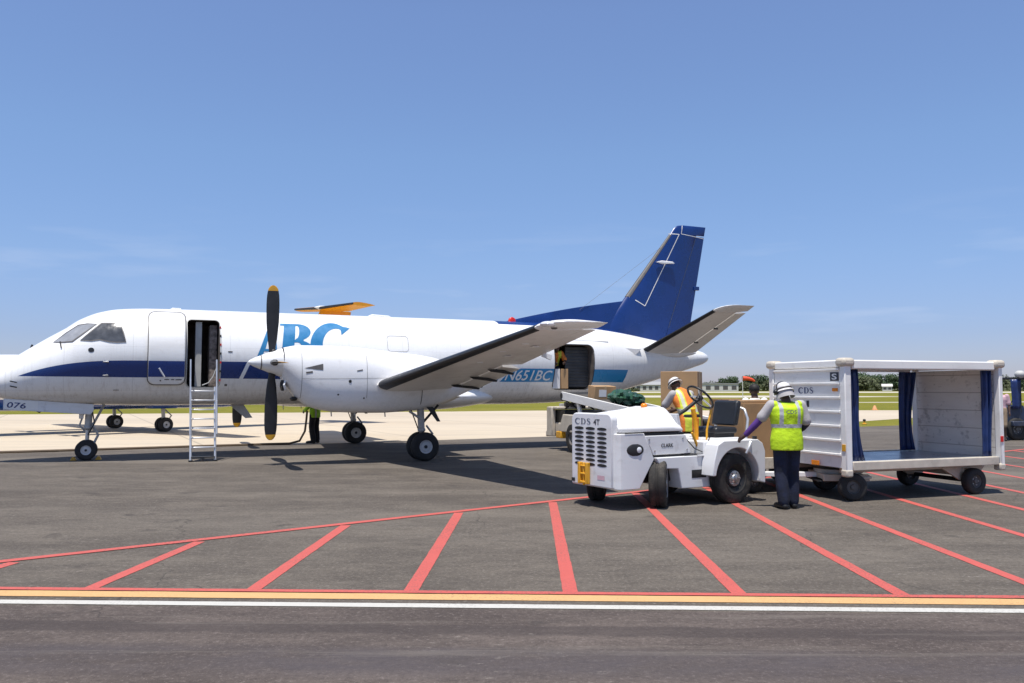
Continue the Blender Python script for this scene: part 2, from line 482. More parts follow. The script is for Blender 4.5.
M['belt'] = plain('conveyor_belt', (.055, .052, .05), .8, var=.25, dirt=.5)
M['skin'] = plain('dark_skin', (.075, .038, .024), .55, var=.12)
M['hair'] = plain('black_hair', (.012, .010, .009), .7, var=.2)
M['cap'] = plain('white_cap', (.72, .70, .69), .6, var=.12, scale=20)
M['trousers'] = plain('navy_trousers', (.008, .012, .032), .9, var=.7, scale=9, bump=.6, dirt=.35, dirtc=(.05, .06, .09), dscale=4)
M['trousers_dark'] = plain('black_trousers', (.014, .013, .016), .85, var=.3, bump=.2)
M['shirt_grey'] = plain('grey_shirt', (.42, .40, .40), .85, var=.12, bump=.2)
M['purple'] = plain('purple_sleeve', (.085, .028, .20), .75, var=.2)
M['navy_cloth'] = plain('navy_sleeve', (.015, .018, .045), .8, var=.2)
M['pink'] = plain('pink_shirt', (.62, .40, .44), .8, var=.1)
M['tan'] = plain('tan_shorts', (.36, .26, .17), .85, var=.15)
M['shoe'] = plain('black_shoe', (.014, .013, .013), .5, var=.2)
M['curtain'] = plain('blue_curtain', (.013, .034, .135), .45, var=.45, scale=5, coat=.1)
M['plank'] = None
M['deck'] = plain('worn_deck', (.34, .37, .41), .32, .45, var=.25, scale=3, dirt=.6)
M['leaf'] = plain('foliage', (.065, .105, .045), .8, var=.55, scale=.5)
M['leaf2'] = plain('foliage_olive', (.095, .112, .048), .8, var=.5, scale=.5)
M['bark'] = plain('bark', (.12, .09, .07), .9, var=.3)
M['wall'] = plain('pale_wall', (.62, .60, .56), .8, var=.08)
M['roof'] = plain('grey_roof', (.34, .34, .34), .6, var=.15)
M['text_dark'] = plain('lettering_dark', (.035, .04, .055), .5, var=.1)
M['text_navy'] = plain('lettering_navy', (.02, .035, .14), .5, var=.1)
M['text_grey'] = plain('lettering_grey', (.10, .115, .16), .5, var=.1)
M['sock'] = plain('windsock_cloth', (.80, .09, .035), .7, var=.1)

def vest_mat(name, c, band=(.42, .43, .44), zband=None, xs=(.10, .15), yel=None):
    t = NT(name); o = t.xyz(); ax = t.math('ABSOLUTE', o[0])
    f = t.noise(9, 5); col = t.ramp(f, [(.3, mul(c, .78)), (.7, mul(c, 1.05))])
    inb = lambda v, a, b: t.math('MULTIPLY', t.math('GREATER_THAN', v, a), t.math('LESS_THAN', v, b))
    if yel:
        col = t.mix(inb(ax, xs[0] - .025, xs[1] + .025), col, yel)
    m = inb(ax, *xs)
    if zband:
        if yel: col = t.mix(inb(o[2], zband[0] - .025, zband[1] + .025), col, yel)
        m = t.math('MAXIMUM', t.math('MULTIPLY', m, t.math('GREATER_THAN', o[2], zband[0])), inb(o[2], *zband))
    col = t.mix(m, col, band)
    t.base(col, .7); t.bump(t.noise(11, 4), .5, .03)
    return t.mat
M['vest_yellow'] = vest_mat('hi_vis_yellow_vest', (.56, .82, .012), zband=(1.12, 1.17))
M['vest_orange'] = vest_mat('hi_vis_orange_vest', (.85, .24, .035), band=(.55, .55, .45), zband=(1.12, 1.17), yel=(.62, .66, .06))
M['vest_green'] = vest_mat('hi_vis_green_vest', (.30, .62, .02))

def plank_mat():
    t = NT('scuffed_board'); o = t.xyz()
    st = t.noise(1.5, 6, .65, stretch=(1, .6, 4)); sm = t.noise(3.2, 7, .7)
    col = t.mix(t.maprange(st, .4, .75, 0, .6), (.74, .70, .65), (.58, .53, .48))
    col = t.mix(t.maprange(sm, .56, .66, 0, .55), col, (.18, .16, .145))
    sc = t.noise(6, 8, .8, stretch=(1, 1, 2.5))
    col = t.mix(t.maprange(sc, .60, .66, 0, .6), col, (.10, .09, .085))
    m = t.math('ABSOLUTE', t.math('SUBTRACT', t.math('FRACT', t.math('DIVIDE', o[2], .29)), .5))
    col = t.mix(t.maprange(m, 0, .035, .75, 0), col, (.20, .15, .11))
    t.base(col, .6); return t.mat
M['plank'] = plank_mat()

# ------------------------------------------------------------------ lettering helpers
def stroke_poly(path, widths, ang=None):
    """variable width stroke -> polygon; widths measured across, optionally along a fixed nib angle"""
    L, Rr = [], []
    n = len(path)
    for i, p in enumerate(path):
        a = path[max(i - 1, 0)]; b = path[min(i + 1, n - 1)]
        d = Vector((b[0] - a[0], b[1] - a[1])).normalized(); q = Vector((-d.y, d.x)); w = widths[i] / 2
        L.append((p[0] + q.x * w, p[1] + q.y * w)); Rr.append((p[0] - q.x * w, p[1] - q.y * w))
    return L + Rr[::-1]

def arc(cx, cy, rx, ry, a0, a1, n=18):
    return [(cx + rx * math.cos(R(a0 + (a1 - a0) * i / (n - 1))), cy + ry * math.sin(R(a0 + (a1 - a0) * i / (n - 1)))) for i in range(n)]

def glyph(ch, bold=.2, thin=.055):
    """loops (outer first, then holes) of a roman capital, cap height 1"""
    s = thin
    if ch == 'C':
        p = arc(.46, .5, .40, .455, 42, 318, 30); w = []
        for i in range(30):
            k = i / 29; w.append(max(thin + (bold - thin) * math.sin(math.pi * k) ** 1.3, bold * .95 * (1 - k * 9)))
        return [[stroke_poly(p, w)]]
    if ch == 'D':
        o = [(0, 0), (.36, 0)] + arc(.36, .5, .46, .5, -90, 90, 20) + [(0, 1), (0, 1 - s), (.08, 1 - s), (.08, s), (0, s)]
        h = [(.08 + bold, s)] + arc(.36, .5, .46 - bold * .95, .5 - s, -90, 90, 20) + [(.08 + bold, 1 - s)]
        return [[o, h]]
    if ch == 'B':
        o = [(0, 0), (.40, 0)] + arc(.40, .27, .34, .27, -90, 70, 14) + arc(.38, .77, .28, .23, -60, 90, 14) + [(0, 1), (0, 1 - s), (.08, 1 - s), (.08, s), (0, s)]
        h1 = [(.08 + bold, s)] + arc(.40, .27, .34 - bold * .95, .27 - s, -90, 90, 12) + [(.08 + bold, .54 - s)]
        h2 = [(.08 + bold, .54)] + arc(.37, .765, .28 - bold * .95, .235 - s, -90, 90, 12) + [(.08 + bold, 1 - s)]
        return [[o, h1, h2]]
    if ch == 'A':
        o = [(-.10, 0), (.14, 0), (.22, .24), (.50, .24), (.56, 0), (.90, 0), (.56, 1.02), (.34, 1.02)]
        h = [(.265, .24 + s), (.40, .80), (.475, .24 + s)]
        return [[o, h]]
    if ch == 'S':
        p = [(.60, .80), (.53, .90), (.40, .955), (.27, .95), (.16, .88), (.12, .77), (.15, .66), (.25, .58), (.38, .51), (.50, .43), (.58, .33), (.58, .21), (.50, .10), (.37, .045), (.24, .05), (.13, .12), (.07, .23)]
        w = [thin, thin, thin * 1.2, thin * 1.4, .10, .12, .13, .16, .18, .16, .14, .12, .10, thin * 1.4, thin * 1.2, thin, thin]
        k = bold / .18
        w = [max(thin, a * k) for a in w]
        return [[stroke_poly(p, w)]]
    return []

def loops_mesh(groups):
    """tessellated 2D mesh: list of (verts2d, tris)"""
    V, T = [], []
    for g in groups:
        for tri in tessellate_polygon([[Vector((p[0], p[1], 0)) for p in lp] for lp in g]):
            flat = [p for lp in g for p in lp]
            b = len(V); V += [flat[i] for i in tri]; T.append((b, b + 1, b + 2))
    return V, T

def text_mesh2d(body, extra=0.0):
    c = bpy.data.curves.new('lettering', 'FONT'); c.body = body; c.size = 1.0; c.offset = extra; c.resolution_u = 3
    o = bpy.data.objects.new('lettering', c); COL.objects.link(o)
    me = evaluated(o, 'lettering')
    V = [(v.co.x, v.co.y) for v in me.vertices]; T = [tuple(p.vertices) for p in me.polygons]
    bpy.data.objects.remove(o); bpy.data.meshes.remove(me); bpy.data.curves.remove(c)
    x0 = min(v[0] for v in V); x1 = max(v[0] for v in V); y0 = min(v[1] for v in V); y1 = max(v[1] for v in V)
    return [((v[0] - x0) / (x1 - x0), (v[1] - y0) / (y1 - y0)) for v in V], T

def map2d(name, V, T, fn, mat, parent, maxlen=None):
    """2D mesh mapped into space by fn(u, v)"""
    bm = bmesh.new()
    vs = [bm.verts.new((v[0], v[1], 0)) for v in V]
    for t in T:
        try: bm.faces.new([vs[i] for i in t])
        except ValueError: pass
    bmesh.ops.remove_doubles(bm, verts=bm.verts, dist=1e-5)
    if maxlen:
        for _ in range(6):
            es = [e for e in bm.edges if e.calc_length() > maxlen]
            if not es: break
            bmesh.ops.subdivide_edges(bm, edges=es, cuts=1)
            bmesh.ops.triangulate(bm, faces=bm.faces)
    for v in bm.verts: v.co = Vector(fn(v.co.x, v.co.y))
    me = bpy.data.meshes.new(name); bm.to_mesh(me); bm.free(); me.materials.append(mat)
    return link(name, me, parent, 60)

def roman(name, chars, fn, mat, parent, bold, thin, gap=.10, maxlen=None):
    """word in roman capitals; fn receives (x in cap heights, y 0..1)"""
    V, T = [], []; x = 0
    for ch in chars:
        v, t = loops_mesh(glyph(ch, bold, thin)); b = len(V)
        w = max(p[0] for p in v)
        V += [(p[0] + x, p[1]) for p in v]; T += [tuple(i + b for i in q) for q in t]
        x += w + gap
    return map2d(name, V, T, lambda u, w_: fn(u / (x - gap), w_), mat, parent, maxlen)

# ------------------------------------------------------------------ ground, apron, markings
def sheet(name, poly, z, mat, kind='structure'):
    mb = MB(); mb.add([(x, y, z) for x, y in poly], [tuple(range(len(poly)))])
    o = mb.build(name, mat, None, 0); o['kind'] = kind
    return o
edge = lambda x: 28.3 + .535 * x
sheet('grass_field', [(-2500, -200), (2500, -200), (2500, 5000), (-2500, 5000)], -.012, M['grass'])
sheet('asphalt_apron', [(-60, -40), (110, -40), (110, edge(110)), (-60, edge(-60))], 0.0, M['asphalt'])
sheet('concrete_apron', [(-140, -46.6 - .3), (-60, edge(-60)), (8, edge(8)), (18.7, 43.4), (45, 69), (30, 64.2), (2, 63.4), (-4.5, 60.6), (-32.6, 53.6), (-140, 24)], -.004, M['concrete'])
sheet('service_path', [(36, 99), (62, 102), (150, 121), (150, 124), (60, 107), (36, 101.5)], -.006, M['runway'])
sheet('taxiway', [(-160, 150), (20, 157), (60, 158), (86, 176), (60, 200), (-160, 215)], -.004, M['runway'])
sheet('runway', [(-1500, 330), (1800, 345), (1800, 470), (-1500, 455)], -.004, M['runway'])

def strip(name, a, b, w, z, mat):
    a, b = Vector(a), Vector(b); d = (b - a).normalized(); q = Vector((-d.y, d.x)) * w / 2
    n = max(2, int((b - a).length / .07)); vs, fs = [], []
    rj = random.Random(int(a.x * 97 + b.y * 13)); j1 = j2 = 0.0
    for i in range(n + 1):
        j1 = .6 * j1 + rj.uniform(-.035, .035); j2 = .6 * j2 + rj.uniform(-.035, .035); e1 = 1 + j1 * .12 / w; e2 = 1 + j2 * .12 / w
        p = a.lerp(b, i / n); vs += [(p.x + q.x * e1, p.y + q.y * e1, z), (p.x - q.x * e2, p.y - q.y * e2, z)]
    for i in range(n): fs.append((2 * i, 2 * i + 1, 2 * i + 3, 2 * i + 2))
    o = MB().add(vs, fs).build(name, mat, None, 0); o['kind'] = 'structure'
    return o
hb = lambda x: 12.27 + .785 * (x - .57)            # far boundary of the hatched area
base_y = lambda x: 6.85 - .035 * x
for k, x in enumerate((-6.15, -4.82, -3.45, -2.08, -.77, .535, 1.90, 3.20, 4.45, 5.81, 7.03, 8.15, 9.45, 10.75, 12.05, 13.35)):
    top = hb(x)
    if x > -5: strip('hatch_marking', (x - .06, base_y(x)), (x + .06, top), .122, .004, M['red_line'])
strip('boundary_marking', (-5.4, hb(-5.4) + .10), (16.0, hb(16.0)), .13, .007, M['red_line'])
strip('red_edge_marking', (-30, 6.845 + 1.05), (40, 6.845 - 1.40), .085, .008, M['red_line'])
strip('yellow_edge_marking', (-30, 6.700 + 1.05), (40, 6.700 - 1.40), .185, .004, M['yellow_line'])
strip('white_edge_marking', (-30, 6.435 + 1.05), (40, 6.435 - 1.40), .115, .004, M['white_line'])

# ------------------------------------------------------------------ cargo aircraft
YAW = .422
AX = lambda x, n, z: (x, -n, z)          # aircraft frame: x aft from the nose wheel, n towards the camera, z up
plane = thing('cargo_airplane', 'white twin-propeller cargo aircraft with blue tail and N651BC on its side', 'airplane', (-9.945, 19.5, 0), YAW)
ST = [(-2.15, 1.80, 1.68, .06), (-2.1, 1.90, 1.61, .16), (-2.0, 2.0, 1.53, .27), (-1.78, 2.15, 1.45, .42), (-1.4, 2.45, 1.37, .60), (-.82, 2.85, 1.325, .80), (-.51, 3.05, 1.305, .89), (-.21, 3.27, 1.29, .96), (.21, 3.46, 1.28, 1.04), (.63, 3.55, 1.27, 1.09), (1.29, 3.59, 1.26, 1.13), (2.47, 3.6, 1.255, 1.155), (6, 3.6, 1.25, 1.16), (10.5, 3.6, 1.22, 1.16), (11.8, 3.59, 1.24, 1.15), (12.8, 3.56, 1.30, 1.10), (13.8, 3.49, 1.45, .99), (15.25, 3.25, 1.78, .73), (16, 3.13, 1.98, .57), (16.75, 3.0, 2.19, .41), (17.4, 2.88, 2.38, .26), (17.7, 2.80, 2.48, .16), (17.8, 2.72, 2.56, .07)]
SX = [s[0] for s in ST]
def smoothtab(xs, ys):
    """monotone-ish cubic through the stations"""
    n = len(xs); d = [(ys[i + 1] - ys[i]) / (xs[i + 1] - xs[i]) for i in range(n - 1)]
    m = [d[0]] + [0 if d[i - 1] * d[i] <= 0 else 2 * d[i - 1] * d[i] / (d[i - 1] + d[i]) for i in range(1, n - 1)] + [d[-1]]
    def f(x):
        if x <= xs[0]: return ys[0]
        if x >= xs[-1]: return ys[-1]
        i = max(k for k in range(n - 1) if xs[k] <= x); h = xs[i + 1] - xs[i]; t = (x - xs[i]) / h
        return (2 * t ** 3 - 3 * t ** 2 + 1) * ys[i] + (t ** 3 - 2 * t ** 2 + t) * h * m[i] + (-2 * t ** 3 + 3 * t ** 2) * ys[i + 1] + (t ** 3 - t ** 2) * h * m[i + 1]
    return f
FT, FB, FW = (smoothtab(SX, [s[k] for s in ST]) for k in (1, 2, 3))
def surf(x, z):
    zt, zb, hw = FT(x), FB(x), FW(x); q = 1 - ((z - (zt + zb) / 2) / ((zt - zb) / 2)) ** 2
    return hw * math.sqrt(max(q, 0))
def rrect(x0, z0, x1, z1, r, n=6):
    p = []
    for cx, cz, a in ((x1 - r, z0 + r, -90), (x1 - r, z1 - r, 0), (x0 + r, z1 - r, 90), (x0 + r, z0 + r, 180)):
        p += arc(cx, cz, r, r, a, a + 90, n)
    return p
fb = MB(AX)
xs = []; x = -2.15
while x < 17.8:
    xs.append(x); x += .05 if x < 1 else (.15 if x < 11.5 or x > 13.4 else .1)
xs.append(17.8)
SEG = 72
fb.loft([[(x, FW(x) * math.cos(a), (FT(x) + FB(x)) / 2 + (FT(x) - FB(x)) / 2 * math.sin(a)) for a in [2 * math.pi * k / SEG for k in range(SEG)]] for x in xs])
fus_raw = fb.build('fuselage', [M['fuselage'], M['interior']], None, 0)
cuts = []
for (x0, z0, x1, z1, r, n0) in ((2.10, 1.70, 2.82, 3.30, .10, -.75), (11.72, 1.655, 13.00, 2.905, .16, -.85)):
    c = MB(AX); c.mi = 0
    c.prism([(a, b) for a, b in rrect(x0, z0, x1, z1, r)], n0, 1.6)
    co = c.build('door_cutter', [M['fuselage'], M['interior']], None, 0)
    for p in co.data.polygons: p.material_index = 1
    cuts.append(co)
    b = fus_raw.modifiers.new('cut', 'BOOLEAN'); b.operation = 'DIFFERENCE'; b.object = co; b.solver = 'EXACT'
fme = evaluated(fus_raw, 'fuselage')
for o in cuts + [fus_raw]: bpy.data.objects.remove(o)
fus = link('fuselage', fme, plane, 30)

def wrap(off): return lambda x, z: AX(x, surf(x, z) + off, z)
def decal(name, poly, mat, off=.006, parent=None, holes=(), maxlen=.06):
    V, T = loops_mesh([[list(poly)] + [list(h) for h in holes]])
    return map2d(name, V, T, wrap(off), mat, parent or plane, maxlen)
def frame(name, poly, w, mat, off, parent=None):
    """thin rim that follows a closed outline"""
    n = len(poly); out = []
    cx = sum(p[0] for p in poly) / n; cz = sum(p[1] for p in poly) / n
    for i in range(n):
        a, b, c = Vector(poly[i - 1]), Vector(poly[i]), Vector(poly[(i + 1) % n])
        d1, d2 = (b - a), (c - b)
        if d1.length < 1e-6: d1 = d2
        if d2.length < 1e-6: d2 = d1
        t = (d1.normalized() + d2.normalized()).normalized(); q = Vector((-t.y, t.x))
        if q.dot(b - Vector((cx, cz))) < 0: q = -q
        out.append((b.x + q.x * w, b.y + q.y * w))
    V = list(poly) + out; T = []
    for i in range(n):
        j = (i + 1) % n; T += [(i, j, n + j), (i, n + j, n + i)]
    return map2d(name, V, T, wrap(off), mat, parent or plane, .06)

# cockpit glass, both sides
side_w = [(-.13, 2.75), (.06, 2.93), (.28, 3.15), (.48, 3.155), (.67, 3.14), (.73, 2.93), (.785, 2.73), (.62, 2.725), (.45, 2.735), (.26, 2.78), (.08, 2.75)]
wind_w = [(-.68, 2.71), (-.45, 2.91), (-.20, 3.10), (-.02, 3.13), (.16, 3.13), (-.07, 2.94), (-.31, 2.73), (-.5, 2.715)]
sw = decal('side_window', side_w, M['glass'], .014, maxlen=.04); frame('window_frame', side_w, .022, M['boot_grey'], .015, sw)
ww = decal('windscreen', wind_w, M['glass_pale'], .014, maxlen=.04); frame('window_frame', wind_w, .024, M['boot_grey'], .015, ww)
MB(AX).tube([(-.55, surf(-.55, 2.70) + .03, 2.72), (-.52, surf(-.52, 2.58) + .03, 2.58)], .014, 6).build('wiper', M['black'], plane)
decal('side_window', [(p[0], p[1]) for p in side_w], M['glass'], .006).scale = (1, -1, 1)
decal('ice_light', arc(.09, 2.53, .062, .052, 0, 345, 16), M['black'], .008)
# probes and small fittings on the nose
for z in (2.27, 1.965):
    MB(AX).tube([(.42, surf(.42, z) + .0, z), (.44, surf(.42, z) + .07, z - .01), (.34, surf(.42, z) + .085, z - .01)], [.03, .022, .012], 8).build('pitot_probe', M['metal'], plane)
MB(AX).tube([(-1.18, .05, FT(-1.18) - .02), (-1.16, .05, FT(-1.18) + .06)], [.03, .02], 8).build('nose_probe', M['black'], plane)
for z in (1.84, 1.73):
    decal('vent_slot', [(-1.52, z), (-1.38, z - .03), (-1.38, z - .055), (-1.52, z - .025)], M['dark'], .007)

# passenger door, slid forward outside the hull, with its own piece of cheat line
door_poly = rrect(1.27, 1.76, 2.05, 3.47, .13)
dv, dt = loops_mesh([[door_poly]])
door = map2d('passenger_door', dv, dt, wrap(.075), M['white'], plane, .06)
sm_ = door.modifiers.new('thickness', 'SOLIDIFY'); sm_.thickness = .05; sm_.offset = -1
decal('door_stripe', [(1.275, 1.93), (2.045, 1.93), (2.045, 2.295), (1.275, 2.295)], M['navy'], .081, door)
frame('door_seal', door_poly, .022, M['boot_grey'], .066, door)
MB(AX).tube([(1.50, surf(1.5, 2.1) + .10, 2.13), (1.62, surf(1.6, 1.95) + .11, 1.93)], .018, 8).build('handle', M['white'], door)
for x_, z_, w_, h_ in ((1.62, 1.86, .10, .02), (1.76, 1.86, .07, .02), (1.86, 1.855, .13, .022), (1.52, 1.83, .03, .03), (3.0, 2.52, .10, .03), (2.95, 1.72, .06, .05), (.55, 1.62, .12, .012)  ):
    decal('placard', [(x_, z_), (x_ + w_, z_), (x_ + w_, z_ + h_), (x_, z_ + h_)], M['boot_grey'], .083 if 1.3 < x_ < 2.0 else .006, door if 1.3 < x_ < 2.0 else None)
# doorway: frame, bulkhead and trim seen inside
frame('door_frame', rrect(2.10, 1.70, 2.82, 3.30, .10), .03, M['panel_grey'], .007)
MB(AX).span((2.30, .20, 1.71), (2.44, .62, 3.26)).build('bulkhead', M['panel_grey'], plane)
MB(AX).span((2.62, -.3, 1.71), (2.80, .55, 3.20)).build('galley_unit', M['net_stack'], plane, bevel=.02)
for k in range(7):
    MB(AX).box((2.835, surf(2.83, 3.1 - k * .2) + .012, 3.12 - k * .21), (.03, .02, .05)).build('door_latch', M['red'] if k % 2 == 0 else M['dark'], plane, 0)
# cargo doorway: seal, roller panel inside
frame('cargo_door_frame', rrect(11.72, 1.655, 13.00, 2.905, .16), .025, M['dark'], .006)
rollp = MB(AX)
for k in range(13):
    z = 1.70 + k * .09
    rollp.prism([(.738, z), (.75, z + .02), (.75, z + .07), (.738, z + .088), (.69, z + .088), (.69, z)], 12.24, 12.99, 'yz')
rp_o = MB(lambda a, b, c: AX(a, b, c))
rp_o.v, rp_o.f, rp_o.m = rollp.v, rollp.f, rollp.m
rp_o.build('roller_panel', M['liner'], plane)
# small rain gutter and scoops
MB(AX).tube([(11.9, surf(11.9, 3.06) + .01, 3.06), (13.6, surf(13.6, 3.03) + .01, 3.03)], .012, 6).build('rain_gutter', M['panel_grey'], plane)
MB(AX).prism([(14.1, 2.86), (14.75, 2.84), (14.55, 2.66)], surf(14.4, 2.8) - .12, surf(14.4, 2.8) + .015).build('stabilizer_fillet', M['wing'], plane)
frame('service_hatch', rrect(6.9, 2.62, 7.45, 3.02, .08), .008, M['boot_grey'], .005)
# big letters and registration
def fus_text(name, chars, x0, x1, z0, z1, mat, bold, thin, shear, gap):
    def fn(u, v):
        z = z0 + (z1 - z0) * v; x = x0 + (x1 - x0) * u + shear * (z - z0)
        return AX(x, surf(x, z) + .006, z)
    return roman(name, chars, fn, mat, plane, bold, thin, gap, .08)
fus_text('operator_lettering', 'A', 3.68, 4.14, 2.34, 3.27, M['letter_blue'], .2, .06, .14, .1)
fus_text('operator_lettering', 'B', 4.12, 4.96, 2.36, 3.27, M['letter_blue'], .25, .06, .13, .1)
fus_text('operator_lettering', 'C', 4.95, 5.82, 2.34, 3.29, M['letter_blue'], .30, .06, .17, .1)
V, T = text_mesh2d('N651BC', .012)
def regfn(u, v):
    z = 1.885 + .285 * v; x = 10.20 + 1.37 * u + .30 * (z - 1.885); return AX(x, surf(x, z) + .006, z)
map2d('registration', V, T, regfn, M['paper'], plane, .06)
# antennas, beacon, wire
MB(AX).loft([[(10.9 + .14 * c, .05 * s, FT(11) - .02 + 0) for c, s in [(math.cos(a), math.sin(a)) for a in [k * math.pi / 6 for k in range(12)]]], [(10.9 + .10 * math.cos(k * math.pi / 6), .045 * math.sin(k * math.pi / 6), FT(11) + .09) for k in range(12)], [(10.9 + .03 * math.cos(k * math.pi / 6), .02 * math.sin(k * math.pi / 6), FT(11) + .13) for k in range(12)]]).build('beacon', M['red'], plane)
MB(AX).prism([(6.6, 3.58), (7.3, 3.58), (7.2, 3.63), (6.75, 3.65)], -.12, .12).build('roof_antenna', M['white'], plane, bevel=.02)
MB(AX).prism([(1.7, 3.58), (2.0, 3.58), (1.98, 3.63), (1.8, 3.63)], -.05, .05).build('roof_antenna', M['white'], plane, bevel=.01)
MB(AX).prism([(-1.12, 1.36), (-.86, 1.34), (-.90, 1.16), (-.98, 1.10), (-1.05, 1.14)], -.02, .02).build('blade_antenna', M['black'], plane)
MB(AX).prism([(3.15, 1.27), (3.5, 1.26), (3.72, .93), (3.55, .92)], -.02, .02).build('blade_antenna', M['steel'], plane)
MB(AX).tube([(16.05, .03, 6.12), (13.1, .05, 4.02)], .004, 5).build('wire_antenna', M['boot_grey'], plane)
# belly fairing under the wing
bf = MB(AX)
def fair(x0, x1, hw, zt, zb, n=24, seg=28, p=1.0):
    rings = []
    for i in range(n + 1):
        t = i / n; k = max(math.sin(math.pi * min(max(t, .002), .998)), 0) ** .55
        x = x0 + (x1 - x0) * t
        rings.append([(x, hw * k * math.cos(a), (zt + zb) / 2 + (zt - zb) / 2 * k * math.sin(a)) for a in [2 * math.pi * j / seg for j in range(seg)]])
    return rings
bf.loft(fair(4.6, 10.5, 1.40, 1.86, 1.05)); bf.build('belly_fairing', M['fuselage'] if False else M['white'], plane)

# wings --------------------------------------------------------------
def airfoil(c, t, camber=.02, n=14, x0=0.0, x1=1.0):
    def yt(x): return 5 * t * (.2969 * math.sqrt(x) - .126 * x - .3516 * x * x + .2843 * x ** 3 - .1036 * x ** 4)
    def yc(x): return camber * 4 * x * (1 - x)
    xs_ = [x0 + (x1 - x0) * (1 - math.cos(math.pi * i / n)) / 2 for i in range(n + 1)]
    up = [(x * c, (yc(x) + yt(x)) * c) for x in xs_]; lo = [(x * c, (yc(x) - yt(x)) * c) for x in xs_]
    return up + lo[::-1][:-1] if x0 == 0 else up + lo[::-1]
wl = lambda n: lerp(n, [.6, 3.9, 10.5, 10.75], [5.55, 5.90, 6.68, 6.75])
wtx = lambda n: lerp(n, [.6, 4.0, 10.5, 10.75], [8.45, 8.20, 7.74, 7.70])
wz = lambda n: 1.74 + (n - 3.9) * .1355
wt_ = lambda n: lerp(n, [.6, 10.75], [.16, .115])
def wing_piece(name, mat, parent, n0, n1, c0, c1, sgn, steps=8, droop=0.0, drop=0.0, off=0.0, camber=.02):
    mb = MB(AX); rings = []
    for i in range(steps + 1):
        n = n0 + (n1 - n0) * i / steps; c = wtx(n) - wl(n)
        prof = airfoil(c, wt_(n), camber, 14, c0, c1)
        ring = []
        for (px, pz) in prof:
            if off:
                px -= off; pz += off * (1 if pz > .0 else -1)
            if droop:
                hx = c0 * c; dx, dz = px - hx, pz
                px, pz = hx + dx * math.cos(droop) + dz * math.sin(droop), -dx * math.sin(droop) + dz * math.cos(droop) - drop
            ring.append((wl(n) + px, sgn * n, wz(n) + pz))
        rings.append(ring)
    mb.loft(rings)
    return mb.build(name, mat, parent, 35)
for sgn in (1, -1):
    w = wing_piece('wing', M['wing'], plane, .7, 10.35, 0, .76, sgn, 14)
    wing_piece('deicing_boot', M['boot'], w, 3.95, 10.30, 0, .085, sgn, 12, off=.007)
    wing_piece('deicing_boot', M['boot'], w, 1.25, 2.8, 0, .085, sgn, 3, off=.007)
    wing_piece('flap', M['wing'], w, 4.15, 6.9, .77, 1.0, sgn, 4, droop=R(9), drop=.03)
    wing_piece('flap', M['wing'], w, 1.3, 2.75, .77, 1.0, sgn, 3, droop=R(9), drop=.03)
    wing_piece('aileron', M['wing'], w, 6.95, 10.3, .77, 1.0, sgn, 4, droop=R(2))
    # wing tip with its glazed navigation light
    mb = MB(AX); rings = []
    for n, s0, s1, tz in ((10.35, 0, 1, 1), (10.55, .035, 1.0, .9), (10.68, .10, 1.0, .7), (10.76, .24, 1.0, .35), (10.78, .40, .99, .1)):
        c = wtx(n) - wl(n); x0 = wl(n) + c * s0; cc = c * (s1 - s0)
        rings.append([(x0 + p * cc / c, sgn * n, wz(n) + .01 + q * tz) for p, q in airfoil(c, wt_(n), .02, 14)])
    mb.loft(rings); tip = mb.build('wing_tip', M['white'], w, 40)
    c = wtx(10.5) - wl(10.5)
    MB(AX).ball((wl(10.5) + .10, sgn * 10.53, wz(10.5) + .012), (.13, .13, .048), 14, 8).build('navigation_light', M['lamp_glass'], w)
    MB(AX).ball((wl(10.45) + .24, sgn * 10.47, wz(10.5) - .035), (.06, .035, .03), 10, 6).build('navigation_light', M['boot_grey'], w)
    for n in (4.4, 5.6, 6.6):
        c = wtx(n) - wl(n)
        mb = MB(AX)
        mb.prism([(wl(n) + c * .66, wz(n) - .06), (wl(n) + c * .80, wz(n) - .05), (wl(n) + c * .98, wz(n) - .13), (wl(n) + c * .97, wz(n) - .17), (wl(n) + c * .80, wz(n) - .13), (wl(n) + c * .70, wz(n) - .11)], sgn * n - .025, sgn * n + .025)
        mb.build('flap_track', M['dark'], w, 30, bevel=.01)
    MB(AX).box((wtx(8.2) + .02, sgn * 8.2, wz(8.2) - .06), (.20, .03, .10), (0, R(20), 0)).build('aileron_tab', M['white'], w, bevel=.006)
    for n, k in ((9.2, .35), (8.1, .5), (7.4, .35), (9.0, .58), (8.5, .3)):
        c = wtx(n) - wl(n)
        MB(AX).box((wl(n) + c * k, sgn * n, wz(n) - c * wt_(n) * .46 + .018 * c), (.12, .16, .016)).build('access_panel', M['white'], w, bevel=.004)

